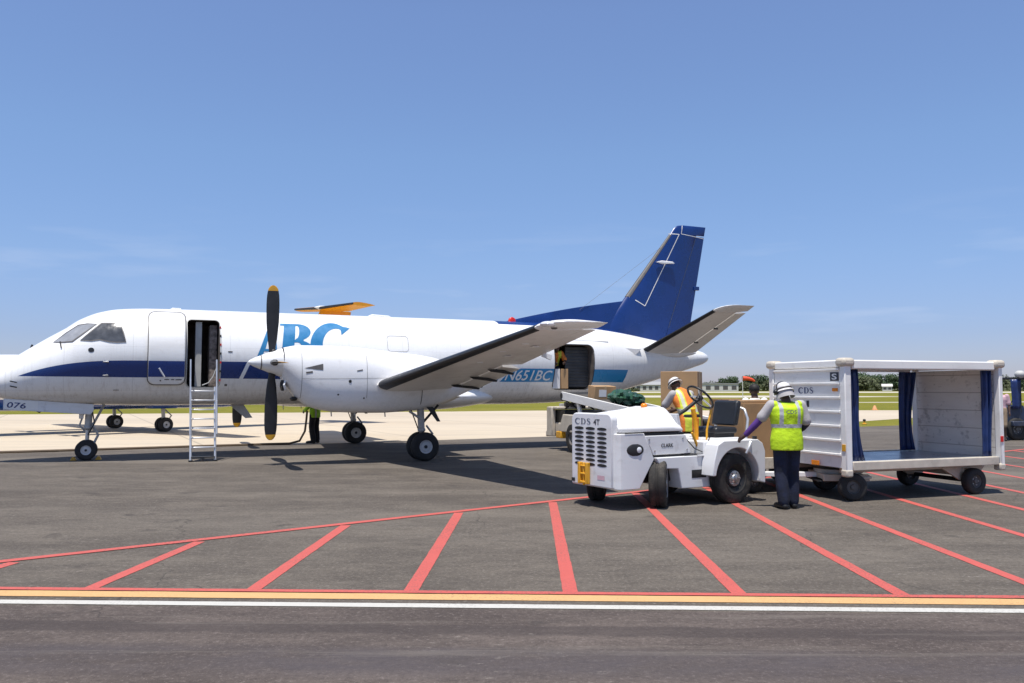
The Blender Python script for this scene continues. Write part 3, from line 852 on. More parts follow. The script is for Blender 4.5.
# engine nacelles ------------------------------------------------------
NT_ = smoothtab([3.90, 4.26, 5.03, 6.11, 6.94, 7.46, 8.2, 8.75], [2.545, 2.61, 2.615, 2.53, 2.45, 2.36, 2.12, 1.90])
NB_ = smoothtab([3.90, 4.05, 4.25, 4.53, 5.05, 6.12, 6.95, 7.52, 8.2, 8.75], [1.86, 1.66, 1.42, 1.25, 1.14, 1.11, 1.17, 1.31, 1.58, 1.80])
NW_ = smoothtab([3.90, 4.1, 4.5, 5.2, 6.5, 7.5, 8.2, 8.75], [.33, .37, .42, .48, .50, .42, .24, .05])
def nacelle(sgn):
    nc = sgn * 3.355
    mb = MB(AX); rings = []
    xs_ = [3.90, 3.96, 4.04, 4.12, 4.2, 4.3, 4.42, 4.55, 4.75, 5.0, 5.3, 5.6, 5.9, 6.2, 6.6, 7.0, 7.3, 7.6, 7.9, 8.2, 8.5, 8.75]
    for x in xs_:
        zt, zb, hw = NT_(x), NB_(x), NW_(x); ring = []
        zc = zb + (zt - zb) * .52
        for k in range(48):
            a = 2 * math.pi * k / 48; ca, sa = math.cos(a), math.sin(a)
            e = .86 if x > 4.5 else 1.0                       # squarer shoulders further aft
            ring.append((x, nc + hw * math.copysign(abs(ca) ** e, ca), zc + ((zt - zc) if sa > 0 else (zc - zb)) * math.copysign(abs(sa) ** e, sa)))
        rings.append(ring)
    mb.loft(rings); o = mb.build('nacelle', M['nacelle'], plane, 50)
    # chin intake lip and dark mouth, oil cooler mouth, scoop and panel edges
    MB(AX).tube([(3.93 + .05 * abs(math.sin(a)), nc + .21 * math.cos(a), 1.735 + .135 * math.sin(a)) for a in [2 * math.pi * k / 20 for k in range(21)]], .022, 8).build('intake_lip', M['nacelle'], o)
    MB(AX).ball((3.93, nc, 1.735), (.05, .20, .13), 18, 10).build('intake', M['black'], o)
    MB(AX).ball((4.17, nc, 1.44), (.08, .16, .055), 16, 8).build('oil_cooler', M['black'], o)
    def ns(x, z, off):
        zt, zb, hw = NT_(x), NB_(x), NW_(x); zc = zb + (zt - zb) * .52
        q = min(abs((z - zc) / ((zt - zc) if z > zc else (zc - zb))), .999); e = .86 if x > 4.5 else 1.0
        s = q ** (1 / e); return nc + sgn * (hw * math.sqrt(max(1 - s * s, 0)) ** e + off)
    def nd(name, poly, mat, off=.006):
        V, T = loops_mesh([[poly]]); return map2d(name, V, T, lambda x, z: AX(x, ns(x, z, off), z), mat, o, .05)
    nd('scoop', [(4.32, 2.10), (4.72, 2.20), (4.72, 2.06)], M['boot_grey'])
    nd('scoop', [(4.36, 2.02), (4.50, 2.04), (4.50, 2.00), (4.36, 1.985)], M['boot_grey'])
    nd('drain', arc(5.30, 1.82, .035, .035, 0, 345, 12), M['black'])
    nd('drain', arc(5.05, 1.53, .022, .018, 0, 345, 10), M['black'])
    nd('drain', arc(5.62, 1.45, .018, .02, 0, 345, 10), M['black'])
    nd('hinge', [(5.45, 2.06), (5.58, 2.085), (5.58, 2.06), (5.45, 2.035)], M['boot_grey'])
    for x in (4.28, 5.68):
        nd('panel_gap', [(x - .006, 1.45), (x + .006, 1.45), (x + .006, 2.50), (x - .006, 2.50)], M['steel'], .003)
    nd('panel_gap', [(4.28, 1.875), (6.6, 1.905), (6.6, 1.895), (4.28, 1.865)], M['steel'], .003)
    nd('panel_gap', [(6.95, 1.30), (6.965, 1.30), (6.965, 1.75), (6.95, 1.75)], M['dark'], .004)
    MB(AX).tube([(7.9, nc + sgn * .30, 1.86), (8.45, nc + sgn * .42, 1.80)], [.14, .12], 16).build('exhaust', M['dark'], o)
    for dx, dz in ((4.98, .10), (5.5, .05), (6.2, .09)):
        MB(AX).tube([(dx, nc + .05, NB_(dx) + .02), (dx + .01, nc + .05, NB_(dx) - dz)], .014, 6).build('drain_mast', M['steel'], o)
    # propeller, feathered
    pr = bpy.data.objects.new('propeller', None); COL.objects.link(pr); pr.parent = plane; pr.location = AX(3.70, nc, 2.225)
    prof = [(.005, -.50), (.045, -.47), (.10, -.36), (.15, -.24), (.205, -.10), (.255, .04), (.295, .14), (.31, .21)]
    MB().lathe(prof, (0, 0, 0), 'x', 36).build('spinner', M['white'], pr, 50)
    MB().tube([(.215, .318 * math.cos(a), .318 * math.sin(a)) for a in [2 * math.pi * k / 36 for k in range(37)]], .016, 6).build('spinner_gap', M['dark'], pr)
    MB().lathe([(.155, -.245), (.158, -.235), (.162, -.225)], (0, 0, 0), 'x', 36).build('spinner_band', M['boot_grey'], pr, 50)
    for k in range(4):
        ang = R(90 * k + 1.5)
        for part, r0, r1 in (('blade', .17, 1.555), ('blade_tip', 1.555, 1.675)):
            mb = MB(); rings = []
            for i in range(15):
                r = r0 + (r1 - r0) * i / 14
                ch = lerp(r, [.17, .30, .5, .9, 1.3, 1.5, 1.6, 1.65, 1.675], [.13, .14, .20, .27, .275, .25, .20, .13, .05])
                th = lerp(r, [.17, .30, .5, 1.0, 1.675], [.12, .10, .055, .03, .012])
                tw = R(lerp(r, [.17, 1.675], [3, -6]))
                ring = []
                for q in range(14):
                    a = 2 * math.pi * q / 14; lx, ly = ch / 2 * math.cos(a), th / 2 * math.sin(a)
                    lx, ly = lx * math.cos(tw) - ly * math.sin(tw), lx * math.sin(tw) + ly * math.cos(tw)
                    ring.append((lx, ly * math.cos(ang) - r * math.sin(ang), ly * math.sin(ang) + r * math.cos(ang)))
                rings.append(ring)
            mb.loft(rings); mb.build(part, M['boot'] if part == 'blade' else M['yellow'], pr, 40)
        rr_ = .245
        MB().ball((.03, -rr_ * math.sin(ang), rr_ * math.cos(ang)), (.085, .07 if abs(math.cos(ang)) > .5 else .05, .07 if abs(math.sin(ang)) > .5 else .05), 14, 8).build('blade_root', M['black'], pr)
nacelle(1); nacelle(-1)

# tail -----------------------------------------------------------------
def symring(x0, x1, t, z, n=12):
    c = x1 - x0
    return [(x0 + p, q, z) for p, q in airfoil(c, t / c if t else .1, 0.0, n)]
fl = lambda z: lerp(z, [3.2, 4.53, 6.60, 6.78, 6.87, 6.90], [13.70, 14.76, 16.42, 16.57, 16.70, 16.90])
ft = lambda z: 17.02 + (z - 3.0) * .203
fin = MB(AX); rings = []
for z in (3.1, 3.6, 4.2, 4.53, 5, 5.5, 6, 6.6, 6.602, 6.78, 6.87, 6.90):
    k = 1 if z < 6.7 else (.8 if z < 6.8 else .45 if z < 6.89 else .12)
    hinge = lerp(z, [3.1, 3.52, 6.58, 6.9], [16.06, 16.22, 17.41, 17.53])
    c = ft(z) - fl(z)
    th = .115 * c * k
    prof = airfoil(c, th / c, 0, 12, 0, min((hinge - fl(z)) / c, .98) if z < 6.601 else .999)
    rings.append([(fl(z) + p, q, z) for p, q in prof])
fin.loft(rings); fin_o = fin.build('fin', M['blue'], plane, 40)
rud = MB(AX); rings = []
for z in (3.25, 4, 5, 6, 6.56):
    hinge = lerp(z, [3.1, 3.52, 6.58, 6.9], [16.06, 16.22, 17.41, 17.53]) + .015
    c = ft(z) - fl(z); prof = airfoil(c, .11, 0, 12, (hinge - fl(z)) / c, 1.0)
    rings.append([(fl(z) + p, q, z) for p, q in prof])
rud.loft(rings); rud.build('rudder', M['blue'], plane, 40)
bt = MB(AX); rings = []
for z in (4.5, 5, 5.5, 6, 6.55):
    c = ft(z) - fl(z); rings.append([(fl(z) + p - .007, q * 1.03 + math.copysign(.005, q), z) for p, q in airfoil(c, .115, 0, 10, 0, .055)])
bt.loft(rings); bt.build('deicing_boot', M['boot_grey'], fin_o, 40)
def finskin(x, z):
    c = ft(z) - fl(z); u = min(max((x - fl(z)) / c, .001), .999)
    return 5 * .115 * c * (.2969 * math.sqrt(u) - .126 * u - .3516 * u * u + .2843 * u ** 3 - .1036 * u ** 4) + .006
def finline(name, pts, w, mat, sides=(1, -1)):
    for s in sides:
        mb = MB(AX)
        for a, b in zip(pts[:-1], pts[1:]):
            A, B = Vector(a), Vector(b); d = (B - A).normalized(); q = Vector((-d.y, d.x)) * w / 2
            n = max(2, int((B - A).length / .25)); vs = []; fs = []
            for i in range(n + 1):
                p = A.lerp(B, i / n)
                for e in (1, -1):
                    X, Z = p.x + q.x * e, p.y + q.y * e; vs.append((X, s * finskin(X, Z), Z))
            for i in range(n): fs.append((2 * i, 2 * i + 1, 2 * i + 3, 2 * i + 2))
            mb.add(vs, fs)
        mb.build(name, mat, fin_o, 0)
finline('trim_line', [(14.82, 4.50), (15.35, 4.22), (16.72, 6.58), (16.36, 6.585)], .025, M['paper'])
finline('trim_line', [(16.86, 6.88), (16.80, 6.60), (17.74, 6.52)], .02, M['paper'])
finline('trim_line', [(16.25, 3.56), (17.38, 6.50)], .014, M['text_grey'])
finline('trim_line', [(14.05, 3.86), (14.16, 4.08), (14.28, 3.86)], .014, M['text_grey'])
MB(AX).prism([(15.75, 5.62), (15.95, 5.67), (16.35, 5.66), (16.45, 5.60), (16.0, 5.57)], .14, .24).build('fin_antenna', M['white'], fin_o, bevel=.02)
MB(AX).box((17.40, 0, 4.88), (.20, .10, .12)).build('rudder_tab', M['blue'], plane, bevel=.01)
ds = MB(AX); rings = []
for i in range(13):
    t = i / 12; x = 10.5 + 4.3 * t; zt = 3.555 + (4.38 - 3.555) * t + .06 * math.sin(math.pi * t)
    zb_ = FT(x) - .14; w0 = .05 + .10 * t
    rings.append([(x, -w0, zb_), (x, -w0 * .55, (zt + zb_) / 2), (x, -w0 * .22, zt - .012), (x, 0, zt), (x, w0 * .22, zt - .012), (x, w0 * .55, (zt + zb_) / 2), (x, w0, zb_)])
ds.loft(rings); ds.build('dorsal_fin', M['blue'], plane, 50)
sl_ = lambda n: lerp(n, [.3, 3.55], [14.86, 15.36]); st_ = lambda n: lerp(n, [.3, 3.9], [16.95, 16.46])
sz_ = lambda n: 2.80 + (n - .6) * .345
for sgn in (1, -1):
    def sp(name, mat, parent, n0, n1, c0, c1, steps=6, off=0.0, drop=0.0):
        mb = MB(AX); rings = []
        for i in range(steps + 1):
            n = n0 + (n1 - n0) * i / steps; c = st_(n) - sl_(n)
            rings.append([(sl_(n) + p - off, sgn * n, sz_(n) - drop + q + (math.copysign(off * .7, q) if off else 0)) for p, q in airfoil(c, .10, 0, 12, c0, c1)])
        mb.loft(rings); return mb.build(name, mat, parent, 35)
    s_o = sp('tailplane', M['wing'], plane, .2, 3.52, 0, .66)
    sp('elevator', M['wing'], s_o, .62, 3.45, .675, 1.0, drop=.012)
    sp('deicing_boot', M['boot'], s_o, .62, 3.50, 0, .08, off=.007)
    mb = MB(AX); rings = []
    for n, a, k in ((3.53, 0, 1), (3.66, .05, .9), (3.78, .16, .6), (3.86, .35, .25), (3.88, .5, .08)):
        c = st_(n) - sl_(n); x0 = sl_(n) + a * c
        rings.append([(x0 + p * (1 - a), sgn * n, sz_(n) + q * k) for p, q in airfoil(c, .10, 0, 12)])
    mb.loft(rings); mb.build('tailplane_tip', M['white'], s_o, 40)
    mb = MB(AX); mb.loft(fair(14.9, 17.0, .16, .16, -.16, 14, 14)); o = mb.build('root_fairing', M['white'], s_o); o.location = AX(0, sgn * .52, 2.78)
    for n, k in ((1.5, .70), (2.5, .70)):
        c = st_(n) - sl_(n); MB(AX).box((sl_(n) + k * c, sgn * n, sz_(n) - .07), (.14, .03, .05)).build('hinge', M['dark'], s_o, bevel=.006)

# landing gear ----------------------------------------------------------
def wheel_parts(parent, c, r, w, sgn, name='tyre'):
    y = c[1]
    prof = [(r * .47, -w * .46), (r * .82, -w * .52), (r * .95, -w * .42), (r, -w * .22), (r, w * .22), (r * .95, w * .42), (r * .82, w * .52), (r * .47, w * .46)]
    MB().lathe(prof + [(r * .42, w * .3), (r * .42, -w * .3)], c, 'y', 36, True).build(name, M['tyre'], parent, 50)
    MB().lathe([(r * .10, -w * .36), (r * .30, -w * .36), (r * .34, -w * .30), (r * .40, -w * .34), (r * .47, -w * .47), (r * .49, -w * .38), (r * .49, w * .38), (r * .47, w * .47), (r * .40, w * .34), (r * .34, w * .30), (r * .30, w * .36), (r * .10, w * .36)], c, 'y', 32).build('hub', M['rim'], parent, 35)
    MB().cyl((c[0], y - w * .44, c[2]), (c[0], y + w * .44, c[2]), r * .12, 12).build('axle_cap', M['dark'], parent)
def gear(name, x, n, r, w, gap, topz, mats=M['steel'], single=False, rake=0.0):
    g = bpy.data.objects.new(name, None); COL.objects.link(g); g.parent = plane; g.location = AX(x, n, 0)
    for s in ((0,) if single else (-1, 1)):
        wheel_parts(g, (0, s * gap, r), r, w, s)
    MB().cyl((0, -gap, r), (0, gap, r), .04, 10).build('axle', M['steel'], g)
    mb = MB(); mb.cyl((0, 0, r - .03), (rake * .5, 0, topz * .62), .045, 14); mb.build('oleo', M['metal'], g)
    mb = MB(); mb.tube([(rake * .40, 0, topz * .55), (rake, 0, topz)], [.075, .085], 16); mb.ball((rake * .45, 0, topz * .58), (.095, .095, .07), 14, 8); mb.build('strut', mats, g)
    mb = MB(); mb.tube([(.10, 0, r + .02), (.24, 0, r + (topz - r) * .32), (.09, 0, topz * .66)], [.028, .03, .025], 8); mb.build('torque_link', mats, g)
    return g
for n in (3.355, -3.355):
    g = gear('main_gear', 7.12, n, .33, .205, .17, 1.22, rake=-.06)
    MB().tube([(-.06, 0, .80), (.38, 0, 1.28)], .03, 8).build('drag_brace', M['dark'], g)
    MB().tube([(-.05, .05, .62), (-.20, .05, 1.0), (-.28, .05, 1.2)], .014, 6).build('brake_hose', M['black'], g)
    MB().tube([(-.05, -.06, .95), (-.34, -.06, 1.14)], .028, 8).build('side_brace', M['steel'], g)
    MB().prism([(.28, .90), (.36, .90), (.18, 1.24), (.02, 1.24)], -.22, -.20).build('gear_door', M['dark'], g)
g = gear('nose_gear', 0.0, 0.0, .235, .155, .13, 1.30, rake=.05)
MB().tube([(.02, .06, .60), (-.16, .06, .80), (-.05, .06, 1.16)], .022, 8).build('steering_actuator', M['steel'], g)
MB().tube([(.05, 0, .66), (.36, 0, 1.30)], .028, 8).build('drag_brace', M['steel'], g)
MB().tube([(.03, -.10, .58), (.16, -.12, .86), (.10, -.1, 1.2)], .016, 6).build('brake_hose', M['black'], g)
MB().box((-.12, 0, 1.02), (.10, .18, .12)).build('taxi_light', M['lamp_glass'], g, bevel=.02)
# nose gear door with its number plate
gd = MB(AX); gd.prism([(-1.66, 1.44), (.14, 1.30), (.15, 1.16), (.08, 1.06), (-1.66, 1.195)], .30, .325); gdo = gd.build('nose_gear_door', M['equip'], plane, bevel=.008)
pl = MB(AX); pl.add([(-1.64, .329, 1.425), (-.98, .329, 1.37), (-.98, .329, 1.165), (-1.64, .329, 1.21)], [(0, 1, 2, 3)]); pl.build('number_plate', M['paper'], gdo, 0)
V, T = text_mesh2d('076', .01)
map2d('number', V, T, lambda u, v: AX(-1.60 + .37 * u + .03 * v, .333, 1.24 + .125 * v - .03 * u), M['text_navy'], gdo)

# ------------------------------------------------------------------ people
def remeshed(mb, name, mat, parent, voxel, smooth_it=3):
    me = bpy.data.meshes.new(name); me.from_pydata([tuple(p) for p in mb.v], [], mb.f)
    bm = bmesh.new(); bm.from_mesh(me); bmesh.ops.recalc_face_normals(bm, faces=bm.faces); bm.to_mesh(me); bm.free()
    o = bpy.data.objects.new(name, me); COL.objects.link(o)
    r = o.modifiers.new('remesh', 'REMESH'); r.mode = 'VOXEL'; r.voxel_size = voxel
    if smooth_it:
        k = o.modifiers.new('smooth', 'SMOOTH'); k.iterations = smooth_it; k.factor = .5
    out = evaluated(o, name); bpy.data.objects.remove(o)
    out.materials.clear(); out.materials.append(mat)
    return link(name, out, parent, 180)

def person(label, loc, rz, P, wear, group=None):
    """P: joint positions (person faces local +y, x to their right is +x); wear: clothing materials"""
    V3 = Vector
    J = dict(hip_l=(-.09, 0, .93), hip_r=(.09, 0, .93), knee_l=(-.10, .02, .50), knee_r=(.10, .02, .50), ankle_l=(-.11, -.02, .09), ankle_r=(.11, -.02, .09),
             toe_l=(-.13, .15, .035), toe_r=(.13, .15, .035), pelvis=(0, 0, .96), waist=(0, 0, 1.10), chest=(0, .0, 1.30), neck=(0, -.01, 1.48), head=(0, .015, 1.61),
             sh_l=(-.19, -.01, 1.42), sh_r=(.19, -.01, 1.42), el_l=(-.24, -.03, 1.14), el_r=(.24, -.03, 1.14), wr_l=(-.25, .05, .90), wr_r=(.25, .05, .90))
    J.update(P); J = {k: V3(v) for k, v in J.items()}
    face = V3(P.get('face', (0, 1, 0))).normalized(); up = (J['head'] - J['neck']).normalized()
    side = face.cross(up).normalized(); face = up.cross(side).normalized()
    root = thing('person', label, 'person', loc, rz, group)
    def trunk(mb, k, z0=None, hem=0.0):
        """torso rings along pelvis-waist-chest-shoulders-neck"""
        mid = (J['sh_l'] + J['sh_r']) / 2; across = (J['sh_r'] - J['sh_l']).normalized()
        pts = [(J['pelvis'] + V3((0, 0, -.10 - hem)), .165 + hem * .12, .115), (J['pelvis'], .172, .118), (J['waist'], .152, .105), ((J['waist'] + J['chest']) / 2, .165, .112), (J['chest'], .185, .122), (mid.lerp(J['chest'], .30), .185, .112), (mid, .155, .085), (mid.lerp(J['neck'], .60), .095, .075), (mid.lerp(J['neck'], 1.05), .070, .066)]
        rings = []; bulk = wear.get('bulk', 1.0)
        for i, (c, rx, ry) in enumerate(pts):
            if i < 7: rx, ry = rx * bulk, ry * (1 + (bulk - 1) * .6)
            a = across if i > 2 else V3((1, 0, 0)).lerp(across, i / 3).normalized()
            t = (pts[min(i + 1, len(pts) - 1)][0] - pts[max(i - 1, 0)][0]).normalized(); f = t.cross(a).normalized()
            rings.append([c + a * (rx + k) * math.cos(q) + f * (ry + k) * math.sin(q) for q in [2 * math.pi * j / 24 for j in range(24)]])
        mb.loft(rings)
    def arm(mb, s, k, stop='hand'):
        sh, el, wr = J['sh_' + s], J['el_' + s], J['wr_' + s]
        if stop == 'sleeve': mb.limb([sh, sh.lerp(el, .5), sh.lerp(el, .80)], [.060 + k, .056 + k, .060 + k])
        elif stop == 'lower': mb.limb([el.lerp(sh, .08), el.lerp(wr, .4), wr], [.043 + k, .041 + k, .031 + k])
        elif stop == 'long': mb.limb([sh, el, wr], [.058 + k, .046 + k, .036 + k])
        else: mb.limb([sh, sh.lerp(el, .5), el, el.lerp(wr, .35), wr], [.056, .048, .040, .039, .027])
    b = MB(); trunk(b, 0)
    b.limb([J['neck'] - up * .05, J['neck'] + up * .06], [.066, .060])
    h = J['head']
    b.ball(h + up * .025 - face * .008, (.074, .094, .105)) if abs(face.y) > .8 else b.ball(h + up * .025, (.088, .088, .105))
    b.ball(h - up * .045 + face * .022, (.058, .062, .068)); b.limb([h + face * .085 + up * .02, h + face * .105 - up * .018], [.012, .016])
    for s in (-1, 1):
        b.ball(h + side * s * .082 - up * .005, (.016, .026, .034)); b.ball(h + face * .078 + side * s * .03 + up * .028, (.022, .014, .010))
    b.ball(h + face * .082 - up * .055, (.026, .014, .010))
    for s in 'lr':
        arm(b, s, 0)
        hp, kn, an, to = (J[q + s] for q in ('hip_', 'knee_', 'ankle_', 'toe_'))
        b.limb([hp, hp.lerp(kn, .4), kn, kn.lerp(an, .35), an], [.088, .075, .055, .055, .040]); b.limb([an - V3((0, 0, .02)), to], [.042, .034])
        # hand: palm, four bent fingers of different lengths and a thumb from the side of the palm
        el, wr = J['el_' + s], J['wr_' + s]; d = (wr - el).normalized() if not P.get('hand_' + s) else V3(P['hand_' + s]).normalized()
        q = V3((1 if s == 'r' else -1, 0, 0)); inw = -(q - d * q.dot(d)).normalized(); acr = d.cross(inw).normalized()
        if acr.y < 0: acr = -acr
        b.limb([wr, wr + d * .045, wr + d * .085], [.027, .033, .034])
        for i, ln in enumerate((.062, .074, .070, .055)):
            o = wr + d * .085 + acr * (.030 - .020 * i)
            b.limb([o, o + d * ln * .5 + inw * .004, o + d * ln * .85 + inw * .018, o + d * ln + inw * .034], [.0105, .0100, .0095, .0085], 8)
        o = wr + d * .03 + acr * .030
        b.limb([o, o + d * .03 + acr * .028 + inw * .008, o + d * .062 + acr * .032 + inw * .02], [.013, .012, .010], 8)
    remeshed(b, 'body', M[wear.get('skin', 'skin')], root, .011, 2)
    for s in (-1, 1):
        MB().ball(h + face * .083 + side * s * .031 + up * .014, .0095, 10, 8).build('eye', M['paper'], root)
    if 'trousers' in wear:
        t = MB(); stop = wear.get('leg', .96)
        rings = []
        for dz, rx, ry in ((-.10, .190, .135), (-.02, .198, .140), (.06, .188, .135), (.10, .175, .125)):
            c = J['pelvis'] + V3((0, 0, dz)); rings.append([c + V3((rx * math.cos(a), ry * math.sin(a), 0)) for a in [2 * math.pi * j / 24 for j in range(24)]])
        t.loft(rings)
        for s in 'lr':
            hp, kn, an = (J[q + s] for q in ('hip_', 'knee_', 'ankle_')); e = kn.lerp(an, stop) if stop > .1 else hp.lerp(kn, .9)
            t.limb([hp, hp.lerp(kn, .5), kn] + ([kn.lerp(an, .5), e] if stop > .1 else []), [.112, .100, .088] + ([.088, .080] if stop > .1 else []))
        remeshed(t, 'trousers' if stop > .1 else 'shorts', M[wear['trousers']], root, .014, 2)
    if 'shirt' in wear:
        t = MB(); trunk(t, .014)
        for s in 'lr': arm(t, s, .016, wear.get('sleeve', 'sleeve'))
        remeshed(t, 'shirt', M[wear['shirt']], root, .013, 2)
    for s in 'lr':
        if 'arm_' + s in wear:
            t = MB(); arm(t, s, .009, 'lower'); remeshed(t, 'sleeve', M[wear['arm_' + s]], root, .012, 1)
    if 'vest' in wear:
        t = MB(); trunk(t, .030, hem=wear.get('hem', .06))
        for s in 'lr': t.ball(J['sh_' + s].lerp(J['neck'], .18), (.062, .080, .058))
        remeshed(t, 'vest', M[wear['vest']], root, .014, 2)
    for s in 'lr':
        an, to = J['ankle_' + s], J['toe_' + s]; t = MB()
        t.limb([an + V3((0, -.03, -.045)), an.lerp(to, .5) + V3((0, 0, -.012)), to + V3((0, .02, 0))], [.047, .045, .040]); t.limb([an + V3((0, 0, .03)), an + V3((0, 0, -.04))], [.050, .050])
        so = remeshed(t, 'shoe', M['shoe'], root, .012, 2)
        for v in so.data.vertices: v.co.z = max(v.co.z, min(to.z, an.z - .06) - .035 + .003)
    hair = MB()
    if 'cap' in wear: hair.ball(h + up * .015 - face * .012, (.086, .094, .080), 20, 14)
    else: hair.ball(h + up * .045 - face * .016, (.094, .102, .098), 20, 14)
    ho = hair.build('hair', M['hair'], root)
    for v in ho.data.vertices:
        r = v.co - h
        if r.dot(face) > .045 and r.dot(up) < .10: v.co -= face * (r.dot(face) - .045)
        if r.dot(up) < -.01: v.co += up * (-.01 - r.dot(up)) * .8
    if 'cap' in wear:
        rings = []; c0 = h + up * .038
        for a_, rz_, w in ((0, 0, 1.0), (.03, .03, 1.02), (.06, .065, .95), (.084, .09, .78), (.100, .105, .5), (.106, .112, .15)):
            rings.append([c0 + up * a_ + side * (.098 * w) * math.cos(q) + face * (.112 * w) * math.sin(q) for q in [2 * math.pi * j / 24 for j in range(24)]])
        cp = MB().loft(rings).build('cap', M[wear['cap']], root, 60)
        # brim (all round, deeper at the back for a neck flap) and ear defenders
        rings = []
        for kk, dz in ((1.0, .0), (1.26, -.024), (1.27, -.031), (.99, -.012)):
            rings.append([c0 + up * dz + side * .105 * kk * math.cos(q) + face * .118 * kk * math.sin(q) for q in [2 * math.pi * j / 24 for j in range(24)]])
        MB().loft(rings).build('brim', M[wear['cap']], cp, 60)
        if wear.get('flap'):
            rings = []
            for kk, dz in ((1.02, .0), (1.10, -.05), (1.22, -.12), (1.20, -.12), (1.0, -.05), (.95, 0)):
                rings.append([c0 + up * dz + side * .105 * kk * math.cos(q) + face * .118 * kk * math.sin(q) for q in [math.pi * (.92 + 1.16 * j / 20) for j in range(21)]])
            MB().loft(rings + [rings[0]], cap=False, closed=False).build('neck_flap', M['shirt_grey'], cp, 60)
        MB().tube([c0 + up * .012 + side * .108 * math.cos(q) + face * .121 * math.sin(q) for q in [2 * math.pi * j / 24 for j in range(25)]], .012, 6).build('cap_band', M['boot_grey'], cp)
        if wear.get('ears'):
            em = MB(); em.tube([h + side * .112 * math.cos(q) + up * (.03 + .125 * math.sin(q)) for q in [math.pi * j / 12 for j in range(13)]], .011, 6)
            em.build('headband', M['black'], root)
            for s in (-1, 1): MB().limb([h + side * s * .095 + up * .012, h + side * s * .135 + up * .015], [.042, .036]).build('ear_cup', M['black'], root)
    return root

# main worker in the yellow vest, seen from behind, one hand on the tractor
worker = person('worker in yellow vest and white cap standing behind the white tractor', (3.82, 11.60, 0), R(6),
       dict(hip_l=(-.09, 0, .93), hip_r=(.09, 0, .93), ankle_l=(-.07, -.03, .09), ankle_r=(.09, .03, .09), knee_l=(-.085, .03, .50), knee_r=(.10, .05, .50), toe_l=(-.10, .13, .035), toe_r=(.17, .17, .035),
            sh_l=(-.215, 0, 1.43), sh_r=(.215, 0, 1.43), el_l=(-.36, .06, 1.22), wr_l=(-.52, .16, 1.02), hand_l=(-.6, .3, -.5), el_r=(.29, -.02, 1.16), wr_r=(.22, .18, 1.05), head=(-.015, .03, 1.605), face=(-.25, 1, -.15)),
       dict(trousers='trousers', shirt='shirt_grey', vest='vest_yellow', cap='cap', ears=True, arm_l='purple', arm_r='navy_cloth', hem=.05, flap=True, bulk=1.17))
V, T = text_mesh2d('CDS', .02)
map2d('vest_lettering', V, T, lambda u, v: (-.075 + .15 * u, -.172, 1.315 + .05 * v), M['text_grey'], [c for c in worker.children if c.name.startswith('vest')][0])

person('worker in orange vest and white cap leaning over beside the conveyor', (3.06, 14.45, 0), R(28),
       dict(pelvis=(0, -.05, .98), waist=(0, .0, 1.12), chest=(0, .12, 1.30), neck=(0, .25, 1.46), head=(0, .34, 1.58), sh_l=(-.19, .18, 1.42), sh_r=(.19, .18, 1.42), el_l=(-.26, .34, 1.20), el_r=(.26, .36, 1.20), wr_l=(-.22, .55, 1.14), wr_r=(.2, .58, 1.14), face=(0, 1, -.5)),
       dict(trousers='trousers_dark', shirt='shirt_grey', vest='vest_orange', cap='cap', hem=.10)).location.z = .14
person('dark-haired person in a pale top behind the tall cardboard boxes', (4.55, 15.6, 0), R(12), dict(), dict(trousers='trousers_dark', shirt='paper'))
person('person in green vest and dark trousers holding the hose under the aircraft', (-6.02, 25.45, 0), R(70), dict(wr_l=(-.20, .22, 1.0), el_l=(-.25, .05, 1.12), ankle_l=(-.15, -.05, .09), knee_l=(-.13, .03, .5), toe_l=(-.2, .12, .035)),
       dict(trousers='trousers_dark', shirt='vest_green', vest='vest_green', cap='cap', sleeve='long', hem=.08))
person('person in pink shirt and tan shorts standing beyond the baggage cart', (15.60, 26.6, 0), R(150), dict(), dict(trousers='tan', leg=.05, shirt='pink'))
holdp = Vector((-9.945 + 11.98 * math.cos(YAW) + .52 * math.sin(YAW), 19.5 + 11.98 * math.sin(YAW) - .52 * math.cos(YAW), 1.66))
person('loader in orange vest stooping inside the open cargo door', holdp, R(200),
       dict(hip_l=(-.10, -.12, .62), hip_r=(.10, -.12, .62), knee_l=(-.14, .20, .42), knee_r=(.14, .20, .42), pelvis=(0, -.12, .66), waist=(0, -.03, .80), chest=(0, .06, .95), neck=(0, .14, 1.07), head=(0, .21, 1.15), sh_l=(-.19, .10, 1.03), sh_r=(.19, .10, 1.03), el_l=(-.28, .2, .80), el_r=(.28, .2, .80), wr_l=(-.18, .38, .74), wr_r=(.18, .38, .74), ankle_l=(-.13, -.06, .09), ankle_r=(.13, -.06, .09), toe_l=(-.15, .1, .035), toe_r=(.15, .1, .035), face=(0, 1, -.3)),
       dict(trousers='navy_cloth', shirt='vest_orange', vest='vest_orange'))

# ------------------------------------------------------------------ baggage tractor
TA = R(32)
trac = thing('baggage_tractor', 'white baggage tow tractor with slotted front panel and black seat', 'tractor', (1.655, 12.075, 0), TA)
TX = lambda s, l, z: (s, -l, z)      # s rearwards from the front axle, l towards the camera
def tb(): return MB(TX)
mb = tb()
def rc(l0, l1, s0, s1, r):           # plan outline with rounded front corners
    return [(s1, l0), (s1, l1)] + [(s0 + r - r * math.cos(R(a)) * 1.0, l1 - r + r * math.sin(R(a))) for a in (90, 68, 45, 22, 0)] + [(s0 + r - r * math.cos(R(a)), l0 + r - r * math.sin(R(a))) for a in (0, 22, 45, 68, 90)]
side_prof = lambda l: [(-.60, .285), (-.22, .285), (.03, .68), (-.15, 1.045), (-.60, 1.045)]
